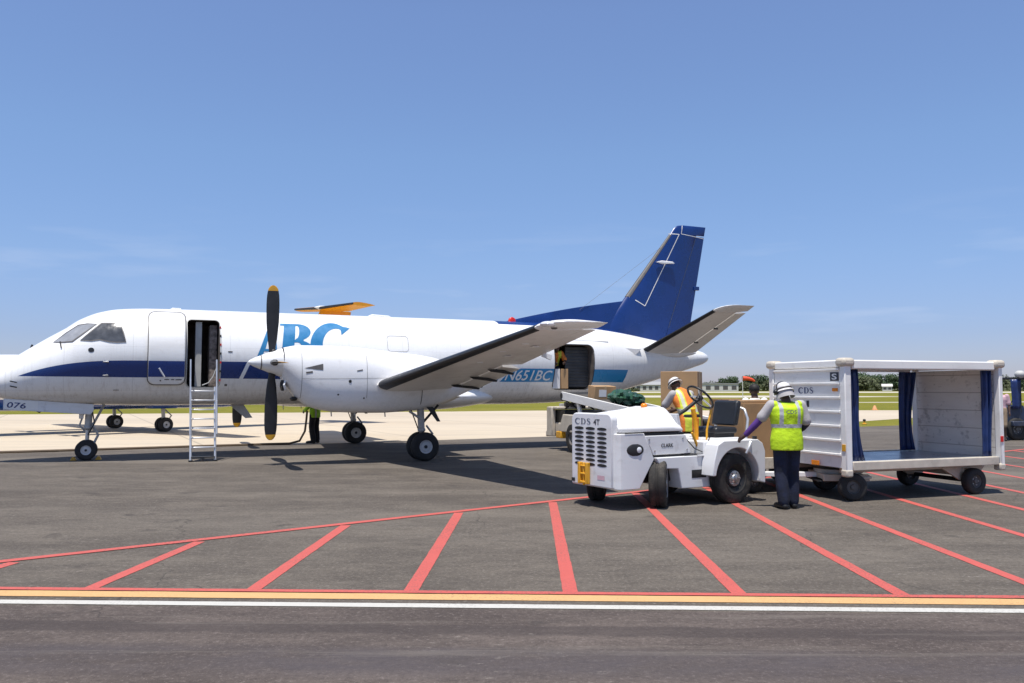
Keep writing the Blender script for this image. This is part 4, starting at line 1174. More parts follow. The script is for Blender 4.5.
# front block: side outline with the cut-back lower corner, rounded front edges
blk = tb(); out = []
for l, ins in ((-.565, .10), (-.55, .045), (-.515, .012), (-.47, 0), (.47, 0), (.515, .012), (.55, .045), (.565, .10)):
    out.append([(-.60 + ins, l, .285), (-.24, l, .285), (.03, l, .68), (-.15, l, 1.045), (-.60 + ins, l, 1.045)])
blk.loft(out); body_o = blk.build('front_body', M['equip'], trac, 30, bevel=.012)
# upright radiator panel with rounded top corners
fp = tb(); pol = [(-.46, .30), (.46, .30), (.46, 1.22)] + arc(.36, 1.215, .10, .10, 10, 90, 5) + arc(-.36, 1.215, .10, .10, 90, 170, 5) + [(-.46, 1.22)]
fp.prism(pol, -.64, -.535, 'yz'); front_o = fp.build('front_panel', M['equip'], trac, 30, bevel=.015)
for cidx, l in enumerate((-.275, -.015, .245)):
    for k in range(9):
        z = 1.10 - k * .0625
        tb().add([(-.643, l + .108 * math.cos(a), z + .0215 * math.sin(a)) for a in [2 * math.pi * j / 16 for j in range(16)]], [tuple(range(16))]).build('vent_slot', M['black'], front_o, 0)
roman('lettering', 'CDS', lambda u, v: TX(-.643, -.37 + .36 * u, 1.155 + .085 * v), M['text_grey'], front_o, .2, .07, .14)
V, T = text_mesh2d('4T', .02); map2d('number', V, T, lambda u, v: TX(-.643, .06 + .14 * u, 1.155 + .08 * v), M['text_dark'], front_o)
hk = tb()
for l in (-.245, -.075): hk.span((-.70, l, .32), (-.645, l + .055, .62))
hk.span((-.70, -.19, .33), (-.645, -.075, .36)); hk.span((-.695, -.19, .45), (-.65, -.075, .475)); hk.span((-.695, -.19, .56), (-.65, -.075, .58)); hk.cyl((-.672, -.13, .30), (-.672, -.13, .62), .018, 8)
hk.build('hitch', M['yellow'], trac, 30, bevel=.008)
tb().add([(-.643, .14, .40), (-.643, .30, .40), (-.643, .30, .46), (-.643, .14, .46)], [(0, 1, 2, 3)]).build('sticker', M['pink'], trac, 0)
# headlight pods on the block sides
for s in (1, -1):
    tb().ball((-.315, s * .563, .82), (.155, .018, .085), 20, 10).build('headlight', M['dark'], trac)
    tb().ball((-.255, s * .574, .82), (.048, .014, .042), 14, 8).build('headlight_lens', M['lamp_glass'], trac)
# bonnet
hd = tb(); rings = []
for s, zt, wt2, wb in ((-.55, 1.285, .37, .50), (-.3, 1.305, .36, .535), (.1, 1.35, .33, .545), (.40, 1.40, .31, .545)):
    rings.append([(s, -wb, 1.058), (s, -wb, 1.11), (s, -wt2, zt - .03), (s, -wt2 + .05, zt), (s, wt2 - .05, zt), (s, wt2, zt - .03), (s, wb, 1.11), (s, wb, 1.058)])
rings.append([(.60, -.545, 1.058), (.59, -.545, 1.09), (.48, -.33, 1.36), (.47, -.29, 1.385), (.47, .29, 1.385), (.48, .33, 1.36), (.59, .545, 1.09), (.60, .545, 1.058)])
hd.loft(rings); hd.build('bonnet', M['equip'], trac, 25, bevel=.012)
sp_ = tb(); sp_.prism([(-.130, 1.005), (.03, .735), (.75, .735), (.64, 1.005)], -.548, .548); sp_.build('engine_cover', M['equip'], trac, 25, bevel=.01)
gp = tb(); gp.prism([(-.5, 1.0), (-.15, 1.04), (.62, 1.04), (.76, .70), (.76, .60), (.0, .60)], -.52, .52); gp.build('chassis_core', M['dark'], trac, 0)
V, T = text_mesh2d('CLARK', .03); map2d('maker_lettering', V, T, lambda u, v: TX(.17 + .23 * u, .5515, .835 + .055 * v), M['text_dark'], trac)
for x_, z_ in ((-.05, .955), (.05, .79), (.66, .79), (.58, .955)): tb().cyl((x_, .547, z_), (x_, .556, z_), .014, 8).build('panel_bolt', M['steel'], trac)
tb().span((-.50, .566, 1.044), (-.18, .570, 1.058)).build('seam', M['dark'], trac, 0)
tb().box((-.60, .40, .90), (.02, .09, .05)).build('bump_stop', M['black'], trac, bevel=.006)
tb().box((-.66, -.40, .36), (.03, .05, .05)).build('bump_stop', M['black'], trac, bevel=.006)
# lower body, battery pocket, footwell, floor
lb = tb(); lb.prism([(.04, .70), (.13, .545), (.44, .53), (.50, .25), (1.10, .24), (1.02, .55), (1.12, .70)], -.60, .60); lb.build('lower_body', M['equip'], trac, 25, bevel=.012)
tb().span((.70, .595, .385), (.98, .604, .50)).build('side_opening', M['black'], trac, 0)
tb().span((.60, -.58, .69), (1.20, .575, .715)).build('floor_plate', M['dark'], trac, bevel=.004)
tb().tube([(.80, .61, .70), (1.08, .61, .70)], .016, 8).build('step_bar', M['alu'], trac)
tb().prism([(.64, .72), (.70, .72), (.56, 1.30), (.50, 1.30)], -.50, .50).build('dashboard', M['equip'], trac, bevel=.01)
tb().span((1.20, -.6, .70), (1.80, .50, .93)).build('seat_box', M['equip'], trac, bevel=.02)
# rear fenders with the wheel arch
for s in (1, -1):
    fd = tb(); arch_ = [(1.38 + .445 * math.cos(R(a)), .36 + .445 * math.sin(R(a))) for a in range(-8, 181, 9)]
    outl = [(1.95, .27), (1.955, .74), (1.90, .86), (1.80, .915), (1.10, .915), (.98, .86), (.90, .62), (.88, .42)]
    pts = outl[:8] + [(p[0], p[1]) for p in arch_[::-1] if p[0] > .935 or p[1] > .40]
    V, T = loops_mesh([[pts]])
    n = len(pts)
    fd.prism(pts, s * .60, s * .845); fd.build('fender', M['equip'], trac, 25, bevel=.012)
tb().span((.95, -.60, .45), (1.93, .60, .90)).build('rear_deck', M['equip'], trac, bevel=.02)
tb().span((1.0, -.59, .25), (1.85, .59, .46)).build('rear_axle_housing', M['dark'], trac, bevel=.02)
tb().span((-.1, -.40, .34), (.5, .40, .62)).build('front_axle_housing', M['dark'], trac, bevel=.02)
tb().span((-.42, -.5, .55), (.02, .5, .60)).build('front_arch', M['dark'], trac)
# wheels
def twheel(s_, l, r, w, steer, sgn):
    g = bpy.data.objects.new('wheel', None); COL.objects.link(g); g.parent = trac; g.location = TX(s_, l, r); g.rotation_euler = (0, 0, steer)
    pr = [(r * .56, -w * .46), (r * .80, -w * .52), (r * .94, -w * .46), (r, -w * .36), (r, -w * .12), (r * .975, -w * .10), (r * .975, -w * .04), (r, -w * .02), (r, w * .02), (r * .975, w * .04), (r * .975, w * .10), (r, w * .12), (r, w * .36), (r * .94, w * .46), (r * .80, w * .52), (r * .56, w * .46), (r * .5, w * .3), (r * .5, -w * .3)]
    MB().lathe(pr, (0, 0, 0), 'y', 40, True).build('tyre', M['tyre_dusty'], g, 50)
    e = -sgn
    MB().lathe([(r * .05, e * w * .16), (r * .36, e * w * .18), (r * .46, e * w * .34), (r * .56, e * w * .44), (r * .60, e * w * .49), (r * .60, -e * w * .4), (r * .05, -e * w * .4)], (0, 0, 0), 'y', 32).build('rim', M['black'] if s_ > 1 else M['rim'], g, 35)
    MB().lathe([(.004, e * w * .50), (r * .14, e * w * .49), (r * .17, e * w * .45), (r * .19, e * w * .37), (r * .31, e * w * .35), (r * .33, e * w * .16)], (0, 0, 0), 'y', 24).build('hub', M['metal'], g, 40)
    nb = MB()
    for k in range(6):
        a = k * math.pi / 3; nb.cyl((r * .25 * math.cos(a), e * w * .32, r * .25 * math.sin(a)), (r * .25 * math.cos(a), e * w * .44, r * .25 * math.sin(a)), r * .036, 6)
    nb.build('wheel_nuts', M['metal'], g, 30)
twheel(1.38, .70, .36, .21, 0, 1); twheel(1.38, -.70, .36, .21, 0, -1)
twheel(.19, .47, .335, .235, R(44), 1); twheel(-.09, -.58, .335, .235, R(44), -1)
# seat, guard hoop, steering wheel, levers
sc_ = tb(); sc_.prism([(1.34, .985), (1.78, .985), (1.80, 1.05), (1.76, 1.085), (1.36, 1.085), (1.33, 1.04)], -.02, .46); sc_.build('seat', M['vinyl'], trac, 30, bevel=.025)
sb = tb(); sb.prism([(1.72, 1.10), (1.81, 1.10), (1.89, 1.44), (1.87, 1.48), (1.82, 1.48), (1.79, 1.45)], -.02, .46); sbo = sb.build('backrest', M['vinyl'], trac, 30, bevel=.03)
tb().span((1.35, .0, .90), (1.76, .42, .985)).build('seat_base', M['dark'], trac)
tb().tube([(1.90, .52, .88), (1.95, .52, 1.20), (1.95, .46, 1.34), (1.94, .28, 1.40), (1.94, .0, 1.40), (1.94, -.1, 1.32), (1.90, -.12, .88)], .022, 10).build('guard_hoop', M['alu'], trac)
sw_ = bpy.data.objects.new('steering_wheel', None); COL.objects.link(sw_); sw_.parent = trac; sw_.location = TX(1.26, .22, 1.53); sw_.rotation_euler = (R(6), R(46), 0)
MB().tube([(.225 * math.cos(a), .225 * math.sin(a), 0) for a in [2 * math.pi * k / 36 for k in range(37)]], .017, 10).build('wheel_ring', M['black'], sw_)
MB().cyl((0, 0, -.05), (0, 0, .015), .05, 16).build('wheel_hub', M['dark'], sw_)
sk = MB()
for a in (90, 210, 330): sk.tube([(0, 0, 0), (.215 * math.cos(R(a)), .215 * math.sin(R(a)), 0)], .012, 6)
sk.build('wheel_spoke', M['alu'], sw_)
tb().tube([(.56, .20, 1.16), (.95, .22, 1.34), (1.24, .22, 1.51)], .028, 10).build('steering_column', M['dark'], trac)
tb().tube([(1.20, .40, .72), (1.21, .40, 1.05), (1.30, .40, 1.34)], .016, 8).build('lever', M['yellow'], trac)
tb().tube([(1.02, .45, .72), (.86, .45, 1.02)], .02, 8).build('lever', M['yellow'], trac)
tb().tube([(1.09, .30, .72), (1.09, .30, 1.10), (1.03, .30, 1.36)], .035, 8).build('lever', M['orange'], trac)
tb().tube([(.62, .5, 1.0), (.8, .56, .8), (1.0, .56, .73), (1.1, .56, .95)], .008, 6).build('cable', M['black'], trac)
tb().prism([(1.98, .30), (2.08, .30), (2.08, .42), (1.98, .42)], -.08, .08).build('tow_hook', M['dark'], trac, bevel=.01)
tb().cyl((1.78, .80, .915), (1.78, .80, .96), .035, 12).build('filler_cap', M['dark'], trac)
tb().tube([(1.55, .848, .72), (1.58, .87, .80), (1.64, .85, .88)], .022, 8).build('fender_latch', M['alu'], trac)
tb().ball((.34, .0, 1.405), (.05, .05, .045), 14, 8).build('beacon_lamp', M['amber'], trac)

# ------------------------------------------------------------------ covered baggage cart
CA = R(20)
cart = thing('baggage_cart', 'white covered baggage cart with blue curtains hitched behind the worker', 'baggage cart', (4.89, 12.2, 0), CA)
L_, W_, ZF, ZT = 3.07, 1.70, .515, 2.065       # local x along the open near side, y away from the camera
b = MB(); b.span((0, .0, ZF - .02), (L_, W_, ZF + .06)); b.build('deck', M['deck'], cart, 0)
sill = MB(); sill.span((.09, -.03, ZF - .055), (L_ - .09, .05, ZF + .075)); sill.span((.09, W_ - .05, ZF - .09), (L_ - .09, W_ + .03, ZF + .075)); sill.build('sill', M['cream'], cart, 30, bevel=.012)
for (x, y) in ((0, 0), (L_, 0), (0, W_), (L_, W_)):
    p = MB(); sx = .05 if x == 0 else -.05; sy = .05 if y == 0 else -.05
    p.span((x - .03 if x == 0 else x + .03, y - .03 if y == 0 else y + .03, ZF - .10), (x + (.085 if x == 0 else -.045), y + (.08 if y == 0 else -.08), ZT - .03))
    p.build('corner_post', M['cart'], cart, 30, bevel=.012)
    q = MB(); q.box((x + sx * .7, y + sy * .7, ZT - .015), (.22, .20, .13)); q.build('corner_cap', M['cream'], cart, 30, bevel=.045)
    q = MB(); q.box((x + sx * .5, y + sy * .5, ZF - .09), (.13, .13, .11)); q.build('corner_foot', M['cream'], cart, 30, bevel=.025)
rf = MB(); rf.span((.05, .04, ZT - .02), (L_ - .05, W_ - .04, ZT + .012)); rf.build('roof', M['cart'], cart, 30, bevel=.01)
for a, c in (((.12, -.025, ZT - .115), (L_ - .12, .045, ZT + .02)), ((.12, W_ - .045, ZT - .115), (L_ - .12, W_ + .025, ZT + .02)), ((-.025, .11, ZT - .09), (.045, W_ - .11, ZT + .022)), ((L_ - .045, .11, ZT - .09), (L_ + .025, W_ - .11, ZT + .022))):
    MB().span(a, c).build('roof_rail', M['cart'], cart, 30, bevel=.018)
# ribbed end panels: folded sheet with proud horizontal ribs
def endpanel(x, sgn):
    prof = []; z = ZF - .02; n = 7; h = (ZT - .10 - z) / n
    for k in range(n):
        z0 = z + k * h
        prof += [(0, z0), (0, z0 + h * .80), (.038, z0 + h * .86), (.038, z0 + h * .97)]
    prof += [(0, z + n * h)]
    mb = MB(); outer = [(x + sgn * p, zz) for p, zz in prof]; inner = [(x - sgn * .02, zz) for p, zz in prof]
    mb.loft([[(p, .09, zz) for p, zz in outer + inner[::-1]], [(p, W_ - .09, zz) for p, zz in outer + inner[::-1]]])
    return mb.build('end_panel', M['cart'], cart, 20)
ep = endpanel(-.005, -1); ep2 = endpanel(L_ + .005, 1)
MB().span((L_ - .035, .06, ZF + .06), (L_ - .022, W_ - .06, ZT - .10)).build('inner_board', M['plank'], cart, 0)
MB().span((.022, .06, ZF + .06), (.035, W_ - .06, ZT - .10)).build('inner_board', M['plank'], cart, 0)
def cart_mark(name, V, T, y0, w, z0, h, mat, off=-.052):
    # left end panel read from outside: letters run from far (left) to near (right)
    return map2d(name, V, T, lambda u, v: (off + .004, y0 - w * u, z0 + h * v), mat, ep)
pan = lambda k: ZF - .02 + k * (ZT - .10 - ZF + .02) / 7
roman('lettering', 'CDS', lambda u, v: (-.009, 1.02 - .34 * u, pan(5) + .04 + .095 * v), M['text_navy'], ep, .19, .06, .12)
V, T = text_mesh2d('1', .03); map2d('number', V, T, lambda u, v: (-.009, .84 - .06 * u, pan(4) + .04 + .10 * v), M['text_dark'], ep)
MB().span((-.012, .12, pan(6) + .02), (-.009, .30, pan(6) + .15)).build('letter_plate', M['text_dark'], ep, 0)
V, T = text_mesh2d('S', .02); map2d('lettering', V, T, lambda u, v: (-.014, .265 - .11 * u, pan(6) + .04 + .09 * v), M['paper'], ep)
for (y, z, w, h) in ((.20, pan(5) + .10, .11, .05), (.62, ZF - .01 + .03, .17, .07)):
    MB().box((-.045 if z < .7 else -.014, y, z), (.012, w, h)).build('reflector', M['amber'], ep, bevel=.003)
MB().box((-.036, .015, pan(1) + .09), (.012, .07, .10)).build('reflector', M['yellow'], cart, bevel=.003)
MB().box((L_ - .03, -.036, pan(1) + .16), (.06, .012, .09)).build('reflector', M['red'], cart, bevel=.003)
def curtain(x0, x1, y, lean, seed, flip=1):
    rnd = random.Random(seed); n = 26; rings = []; ph = rnd.random() * 6
    for j in range(15):
        t = j / 14; z = ZT - .115 - t * (ZT - ZF - .19); line = []
        a0 = x0 + lean * t * 1.0; wd = (x1 - x0) * (1 - .18 * math.sin(math.pi * t * .9)) + .03 * math.sin(5 * t + ph)
        for i in range(n):
            u = i / (n - 1)
            line.append((a0 + wd * u, y + .035 * math.sin(u * 15 + ph + .8 * t) + .015 * math.sin(u * 31 + 3 * t), z))
        rings.append(line + [(p[0], p[1] + .006, p[2]) for p in line[::-1]])
    return MB().loft(rings).build('curtain', M['curtain'], cart, 180)
curtain(.10, .30, .10, .14, 1); curtain(L_ - .27, L_ - .055, .10, .0, 2); curtain(L_ - .42, L_ - .12, W_ - .10, -.02, 3); curtain(.11, .26, W_ - .10, .02, 4)
# running gear
def cwheel(parent, x, y, r, w, rot=0):
    g = bpy.data.objects.new('wheel', None); COL.objects.link(g); g.parent = parent; g.location = (x, y, r); g.rotation_euler = (0, 0, rot)
    MB().lathe([(r * .50, -w * .46), (r * .8, -w * .5), (r * .95, -w * .42), (r, -w * .25), (r, w * .25), (r * .95, w * .42), (r * .8, w * .5), (r * .50, w * .46), (r * .45, 0)], (0, 0, 0), 'y', 36, True).build('tyre', M['tyre'], g, 50)
    MB().lathe([(.004, -w * .34), (r * .16, -w * .34), (r * .2, -w * .18), (r * .40, -w * .16), (r * .50, -w * .40), (r * .53, -w * .34), (r * .53, w * .4), (.004, w * .4)], (0, 0, 0), 'y', 28).build('hub', M['boot_grey'], g, 35)
    nb = MB()
    for k in range(5):
        a = k * 2 * math.pi / 5; nb.cyl((r * .3 * math.cos(a), -w * .27, r * .3 * math.sin(a)), (r * .3 * math.cos(a), -w * .12, r * .3 * math.sin(a)), r * .05, 6)
    nb.build('wheel_nuts', M['steel'], g, 30)
cwheel(cart, 2.60, .13, .205, .15); cwheel(cart, 2.60, 1.44, .205, .15)
MB().span((2.50, .22, .27), (2.70, 1.35, .40)).build('axle_beam', M['cream'], cart, bevel=.01)
MB().span((1.55, .62, .36), (2.6, .72, .44)).build('centre_beam', M['cream'], cart, bevel=.008)
ax = MB(); ax.cyl((2.60, .13, .205), (2.60, 1.44, .205), .035, 10); ax.build('rear_axle', M['dark'], cart)
for y in (.26, 1.30):
    MB().prism([(2.05, .425), (2.98, .425), (2.74, .20), (2.46, .20)], y - .02, y + .02).build('axle_bracket', M['cream'], cart, bevel=.006)
MB().span((.15, .25, .40), (2.95, .33, .49)).build('chassis_rail', M['cream'], cart, bevel=.006)
MB().span((.15, 1.40, .40), (2.95, 1.48, .49)).build('chassis_rail', M['cream'], cart, bevel=.006)
for x in (.5, 1.3, 2.1, 2.9): MB().span((x, .33, .40), (x + .06, 1.40, .47)).build('cross_member', M['cream'], cart, bevel=.006)
tt_ = bpy.data.objects.new('steered_axle', None); COL.objects.link(tt_); tt_.parent = cart; tt_.location = (.50, .76, 0); tt_.rotation_euler = (0, 0, R(-24))
for y in (-.66, .66):
    r, w = .205, .15
    MB().lathe([(r * .50, y - w * .46), (r * .8, y - w * .5), (r * .95, y - w * .42), (r, y - w * .25), (r, y + w * .25), (r * .95, y + w * .42), (r * .8, y + w * .5), (r * .50, y + w * .46), (r * .45, y)], (0, 0, r), 'y', 36, True).build('tyre', M['tyre'], tt_, 50)
    MB().lathe([(.004, y - w * .34), (r * .16, y - w * .34), (r * .2, y - w * .18), (r * .40, y - w * .16), (r * .50, y - w * .40), (r * .53, y - w * .34), (r * .53, y + w * .4), (.004, y + w * .4)], (0, 0, r), 'y', 28).build('hub', M['boot_grey'], tt_, 35)
MB().cyl((0, -.66, .205), (0, .66, .205), .04, 10).build('axle', M['dark'], tt_)
MB().cyl((0, 0, .36), (0, 0, .42), .36, 32).build('turntable', M['steel'], tt_)
fr = MB(); fr.span((-.34, -.42, .26), (.34, -.34, .36)); fr.span((-.34, .34, .26), (.34, .42, .36)); fr.span((-.34, -.34, .28), (-.26, .34, .36)); fr.span((.2, -.34, .28), (.28, .34, .36)); fr.build('bogie_frame', M['cream'], tt_, bevel=.008)
tbm = MB(); tbm.prism([(-.30, .28), (-.30, .36), (-.95, .36), (-1.62, .35), (-1.62, .29), (-.95, .28)], -.045, .045); tbm.build('tow_bar', M['white'], tt_, bevel=.01)
MB().tube([(-1.62, 0, .32), (-1.70, .05, .32), (-1.78, .0, .32), (-1.70, -.05, .32), (-1.62, 0, .32)], .016, 8).build('tow_eye', M['dark'], tt_)
MB().tube([(-.1, -.52, .30), (.05, -.62, .32), (.30, -.60, .34)], .02, 8).build('brake_lever', M['cream'], tt_)
MB().span((-.42, -.36, .245), (-.02, .30, .262)).build('bogie_plate', M['dark'], tt_)

# ------------------------------------------------------------------ boarding ladder at the passenger door
lad = thing('boarding_ladder', 'slim white metal boarding ladder standing at the open passenger door', 'ladder', (-9.945 + 2.46 * math.cos(YAW) + 1.5 * math.sin(YAW), 19.5 + 2.46 * math.sin(YAW) - 1.5 * math.cos(YAW), 0), YAW)
for s in (-.265, .265):
    MB().tube([(s, -.06, .02), (s, .42, 1.70)], .026, 8).build('stringer', M['alu'], lad)
    MB().tube([(s * 1.08, -.10, .62), (s * 1.08, .22, 1.9), (s * 1.08, .30, 2.34)], .019, 8).build('handrail', M['alu'], lad)
    MB().box((s, -.07, .02), (.09, .10, .04)).build('foot', M['black'], lad, bevel=.008)
for k in range(8):
    z = .10 + .215 * k; MB().box((0, -.05 + .48 * z / 1.7, z), (.51, .15 if k else .2, .03)).build('tread', M['alu'] if k else M['dark'], lad, bevel=.006)
MB().tube([(.29, .40, 2.15), (.22, .40, 1.95), (.12, .40, 1.80), (-.02, .42, 1.74)], .012, 6).build('rope', M['panel_grey'], lad)
MB().box((.0, -.10, .05), (.06, .05, .05)).build('wheel_block', M['dark'], lad)

# chocks
for sx in (-.30, .30):
    ck = MB(); ck.prism([(-.09, 0), (.09, 0), (.03, .11), (-.03, .11)], -.17, .17)
    o = ck.build('wheel_chock', M['yellow'], None, 30, bevel=.01)
    o.scale = (.75, .75, .75); o.location = (-9.945 + sx * .87 * math.cos(YAW), 19.5 + sx * .87 * math.sin(YAW), 0.0); o.rotation_euler = (0, 0, YAW)
    tag(o, 'yellow wheel chock tight against the %s of the nose wheel' % ('front' if sx < 0 else 'back'), 'chock', 'chocks at the nose wheel')
# fuel hose along the edge of the asphalt
hs = [(-60, edge(-60) + .4)] + [(x, edge(x) + .10 + .10 * math.sin(x * .7)) for x in range(-40, -8, 2)] + [(-8.2, edge(-8.2) + .05), (-7.2, 24.5), (-6.6, 24.75)]
pts = [(x, y, .035) for x, y in hs] + [(-6.36, 24.98, .10), (-6.24, 25.12, .38), (-6.22, 25.2, .72), (-6.22, 25.28, .98)]
tag(MB().tube(pts, .034, 8).build('hose', M['hose']), 'long brown rubber hose lying along the asphalt edge to the person under the aircraft', 'hose')

# ------------------------------------------------------------------ belt loader and its load
BL = math.atan2(-.933, .36)
ldr = thing('belt_loader', 'beige belt loader with its conveyor raised to the cargo door', 'belt loader', (1.54, 21.6, 0), BL)
b = MB(); b.span((-1.30, .12, .42), (4.4, 1.75, .74)); b.build('chassis', M['cream'], ldr, 30, bevel=.03)
b = MB(); b.span((-1.66, .02, .36), (-1.30, .14, 1.16)); b.span((-1.66, 1.60, .36), (-1.30, 1.72, 1.16)); b.span((-1.72, .02, .34), (-1.64, 1.72, .50)); b.span((-1.62, .05, 1.10), (-1.0, 1.70, 1.17)); b.build('rear_frame', M['cream'], ldr, 30, bevel=.02)
MB().span((-1.58, .16, .40), (-.75, 1.6, 1.08)).build('engine_bay', M['black'], ldr, bevel=.02)
MB().span((-.95, -.02, .34), (-.62, .16, .52)).build('step', M['yellow'], ldr, bevel=.02)
MB().prism([(-.85, .52), (-.55, .98), (.55, .98), (.75, .52)], .0, .13).build('wheel_arch', M['cream'], ldr, bevel=.02)
MB().span((.9, .0, .40), (3.6, .14, .95)).build('side_skirt', M['cream'], ldr, bevel=.02)
MB().span((1.2, 1.0, .74), (2.6, 1.74, 1.05)).build('operator_platform', M['cream'], ldr, bevel=.03)
for x in (0.0, 3.1):
    for y in (.10, 1.66): cwheel(ldr, x, y, .39 if x == 0 else .36, .22)
mb = MB()
z0, z1, x0, x1 = 1.50, .98, -.63, 4.9
for y in (.03, .93):
    mb.prism([(x0, z0 - .13), (x1, z1 - .13), (x1, z1 + .08), (x0, z0 + .08)], y - .025, y + .025)
mb.build('conveyor_frame', M['cart'], ldr, 30, bevel=.008)
MB().prism([(x0 + .02, z0 - .06), (x1 - .02, z1 - .06), (x1 - .02, z1 + .02), (x0 + .02, z0 + .02)], .06, .90).build('conveyor_belt', M['belt'], ldr, 0)
MB().cyl((x0, .0, z0 - .03), (x0, .96, z0 - .03), .08, 16).build('roller', M['dark'], ldr); MB().cyl((x1, .0, z1 - .03), (x1, .96, z1 - .03), .08, 16).build('roller', M['dark'], ldr)
MB().box((x0 - .09, .48, z0 - .05), (.08, .9, .22)).build('bumper', M['black'], ldr, bevel=.03)
for y in (.12, .82):
    MB().prism([(.35, .72), (.55, .72), (.20, 1.33), (.06, 1.35)], y - .03, y + .03).build('lift_arm', M['cart'], ldr, bevel=.01)
MB().tube([(1.9, .5, .70), (.9, .5, 1.26)], .05, 10).build('hydraulic_ram', M['metal'], ldr)
MB().box((1.6, .18, .82), (.5, .25, .18), (0, R(12), 0)).build('control_box', M['dark'], ldr, bevel=.02)
for y in (.25, .70):
    MB().tube([(-.9, y, 1.12), (-.2, y, 1.40)], .022, 6).build('linkage_bar', M['dark'], ldr); MB().tube([(-.9, y, 1.34), (-.1, y, 1.12)], .022, 6).build('linkage_bar', M['dark'], ldr)
for k in range(6): MB().box((-1.25 + .22 * k, .30 + .05 * (k % 3), 1.20 + .03 * (k % 2)), (.12, .12, .10 + .04 * (k % 3))).build('fitting', M['dark'] if k % 2 else M['steel'], ldr, bevel=.01)
for k in range(5): MB().tube([(-1.4 + .2 * k, .3 + .2 * k, 1.15), (-1.2 + .2 * k, .5 + .1 * k, 1.27), (-.9 + .2 * k, .4, 1.2)], .014, 6).build('hydraulic_hose', M['black'], ldr)
LM = Matrix.Translation((1.54, 21.6, 0)) @ Matrix.Rotation(BL, 4, 'Z')
belt_z = lambda x: z0 + (z1 - z0) * (x - x0) / (x1 - x0) + .02
slope = math.atan2(z0 - z1, x1 - x0)
def carton(label, size, loc, rz=0.0, tilt=0.0, mat='card', group='cardboard boxes', tape=True, face_label=False):
    sx, sy, sz = size
    t = thing('cardboard_box', label, 'box', loc, rz, group); t.rotation_euler = (0, tilt, rz)
    mb = MB(); mb.span((-sx / 2, -sy / 2, 0), (sx / 2, sy / 2, sz)); o = mb.build('carton', M[mat], t, 30, bevel=.008)
    if tape:
        tp = MB(); tp.span((-sx / 2 - .0015, -.03, sz), (sx / 2 + .0015, .03, sz + .0025)); tp.span((-sx / 2 - .003, -.03, sz * .72), (-sx / 2 - .0005, .03, sz + .001)); tp.span((sx / 2 + .0005, -.03, sz * .72), (sx / 2 + .003, .03, sz + .001)); tp.build('tape', M['tape'], t, 0)
    if face_label:
        lp_ = MB(); lp_.span((sx / 2 + .0005, -sy * .3, sz * .2), (sx / 2 + .003, sy * .05, sz * .75)); lp_.build('paper_label', M['paper'], t, 0)
    return t
def on_belt(x, y, dz=0): return LM @ Vector((x, y, belt_z(x) + dz))
carton('brown cardboard box lying on the upper part of the conveyor belt', (.34, .62, .33), on_belt(.62, .56), BL + R(4), slope, face_label=True)
# green plastic-wrapped bundle on the belt
gb = MB(); rnd = random.Random(5); rings = []
for i in range(13):
    t = i / 12; k = math.sin(math.pi * min(max(t, .03), .97)) ** .5
    rings.append([(-.45 + .9 * t, .36 * k * math.cos(a) * (1 + .30 * rnd.uniform(-1, 1)), .15 + .19 * k * max(math.sin(a), -.75) * (1 + .45 * rnd.uniform(-1, 1))) for a in [2 * math.pi * j / 18 for j in range(18)]])
gb.loft(rings)
g = gb.build('wrapped_bundle', M['green_bag'], None, 20); g.location = on_belt(1.95, .52, -.0); g.rotation_euler = (0, slope, BL + R(60))
tag(g, 'dark green plastic-wrapped bundle lying on the conveyor belt', 'bundle')
g = MB().limb([(-.2, 0, .08), (0, .02, .10), (.2, -.03, .09)], [.07, .10, .07]).build('canvas_bag', M['card_dark'], None, 60); g.location = on_belt(1.22, .72); g.rotation_euler = (0, slope, BL + R(30)); tag(g, 'small tan bag between the box and the green bundle on the conveyor', 'bag')
# boxes just inside the cargo door
def inplane(x, n, z): return Vector((-9.945 + x * math.cos(YAW) + n * math.sin(YAW), 19.5 + x * math.sin(YAW) - n * math.cos(YAW), z))
carton('white carton at the left edge of the open cargo door', (.24, .3, .56), inplane(11.86, .78, 1.66), YAW, 0, 'card_white', face_label=False)
carton('tall brown carton next to the white carton in the cargo door', (.22, .3, .56), inplane(12.12, .80, 1.66), YAW, 0, 'card')

# ------------------------------------------------------------------ flat dollies with boxes beyond the tractor
def dolly(label, loc, rz, n=1):
    d = thing('flat_dolly', label, 'dolly', loc, rz, 'flat baggage dollies')
    MB().span((-1.1, -.75, .42), (1.1, .75, .50)).build('deck', M['steel'], d, bevel=.01)
    rl = MB()
    for sy in (-.75, .75): rl.span((-1.12, sy - .03, .38), (1.12, sy + .03, .56))
    rl.build('side_rail', M['cream'], d, bevel=.008)
    for x in (-.8, .8):
        for y in (-.6, .6): cwheel(d, x, y, .19, .13)
        MB().cyl((x, -.6, .19), (x, .6, .19), .03, 8).build('axle', M['dark'], d)
        MB().span((x - .05, -.5, .19), (x + .05, .5, .42)).build('axle_bracket', M['dark'], d)
    MB().tube([(-1.1, 0, .40), (-1.5, 0, .36), (-1.9, 0, .34)], .03, 8).build('tow_bar', M['dark'], d)
    return d
dolly('flat dolly carrying cardboard boxes right behind the tractor seat', (4.35, 14.3, 0), R(24))
dolly('flat dolly carrying the large carton behind the orange worker', (3.75, 16.9, 0), R(24))
carton('wide worn brown box with open top directly behind the tractor seat', (.85, .8, .92), (3.98, 14.02, .50), R(24), 0, 'card_dark', tape=False)
carton('tall brown box behind the yellow-vested worker on the dolly', (.62, .8, .93), (4.72, 14.34, .50), R(24), 0, 'card')
carton('long flat brown box lying across the top of the worn box', (.80, .34, .05), (4.02, 13.86, 1.422), R(30), 0, 'card')
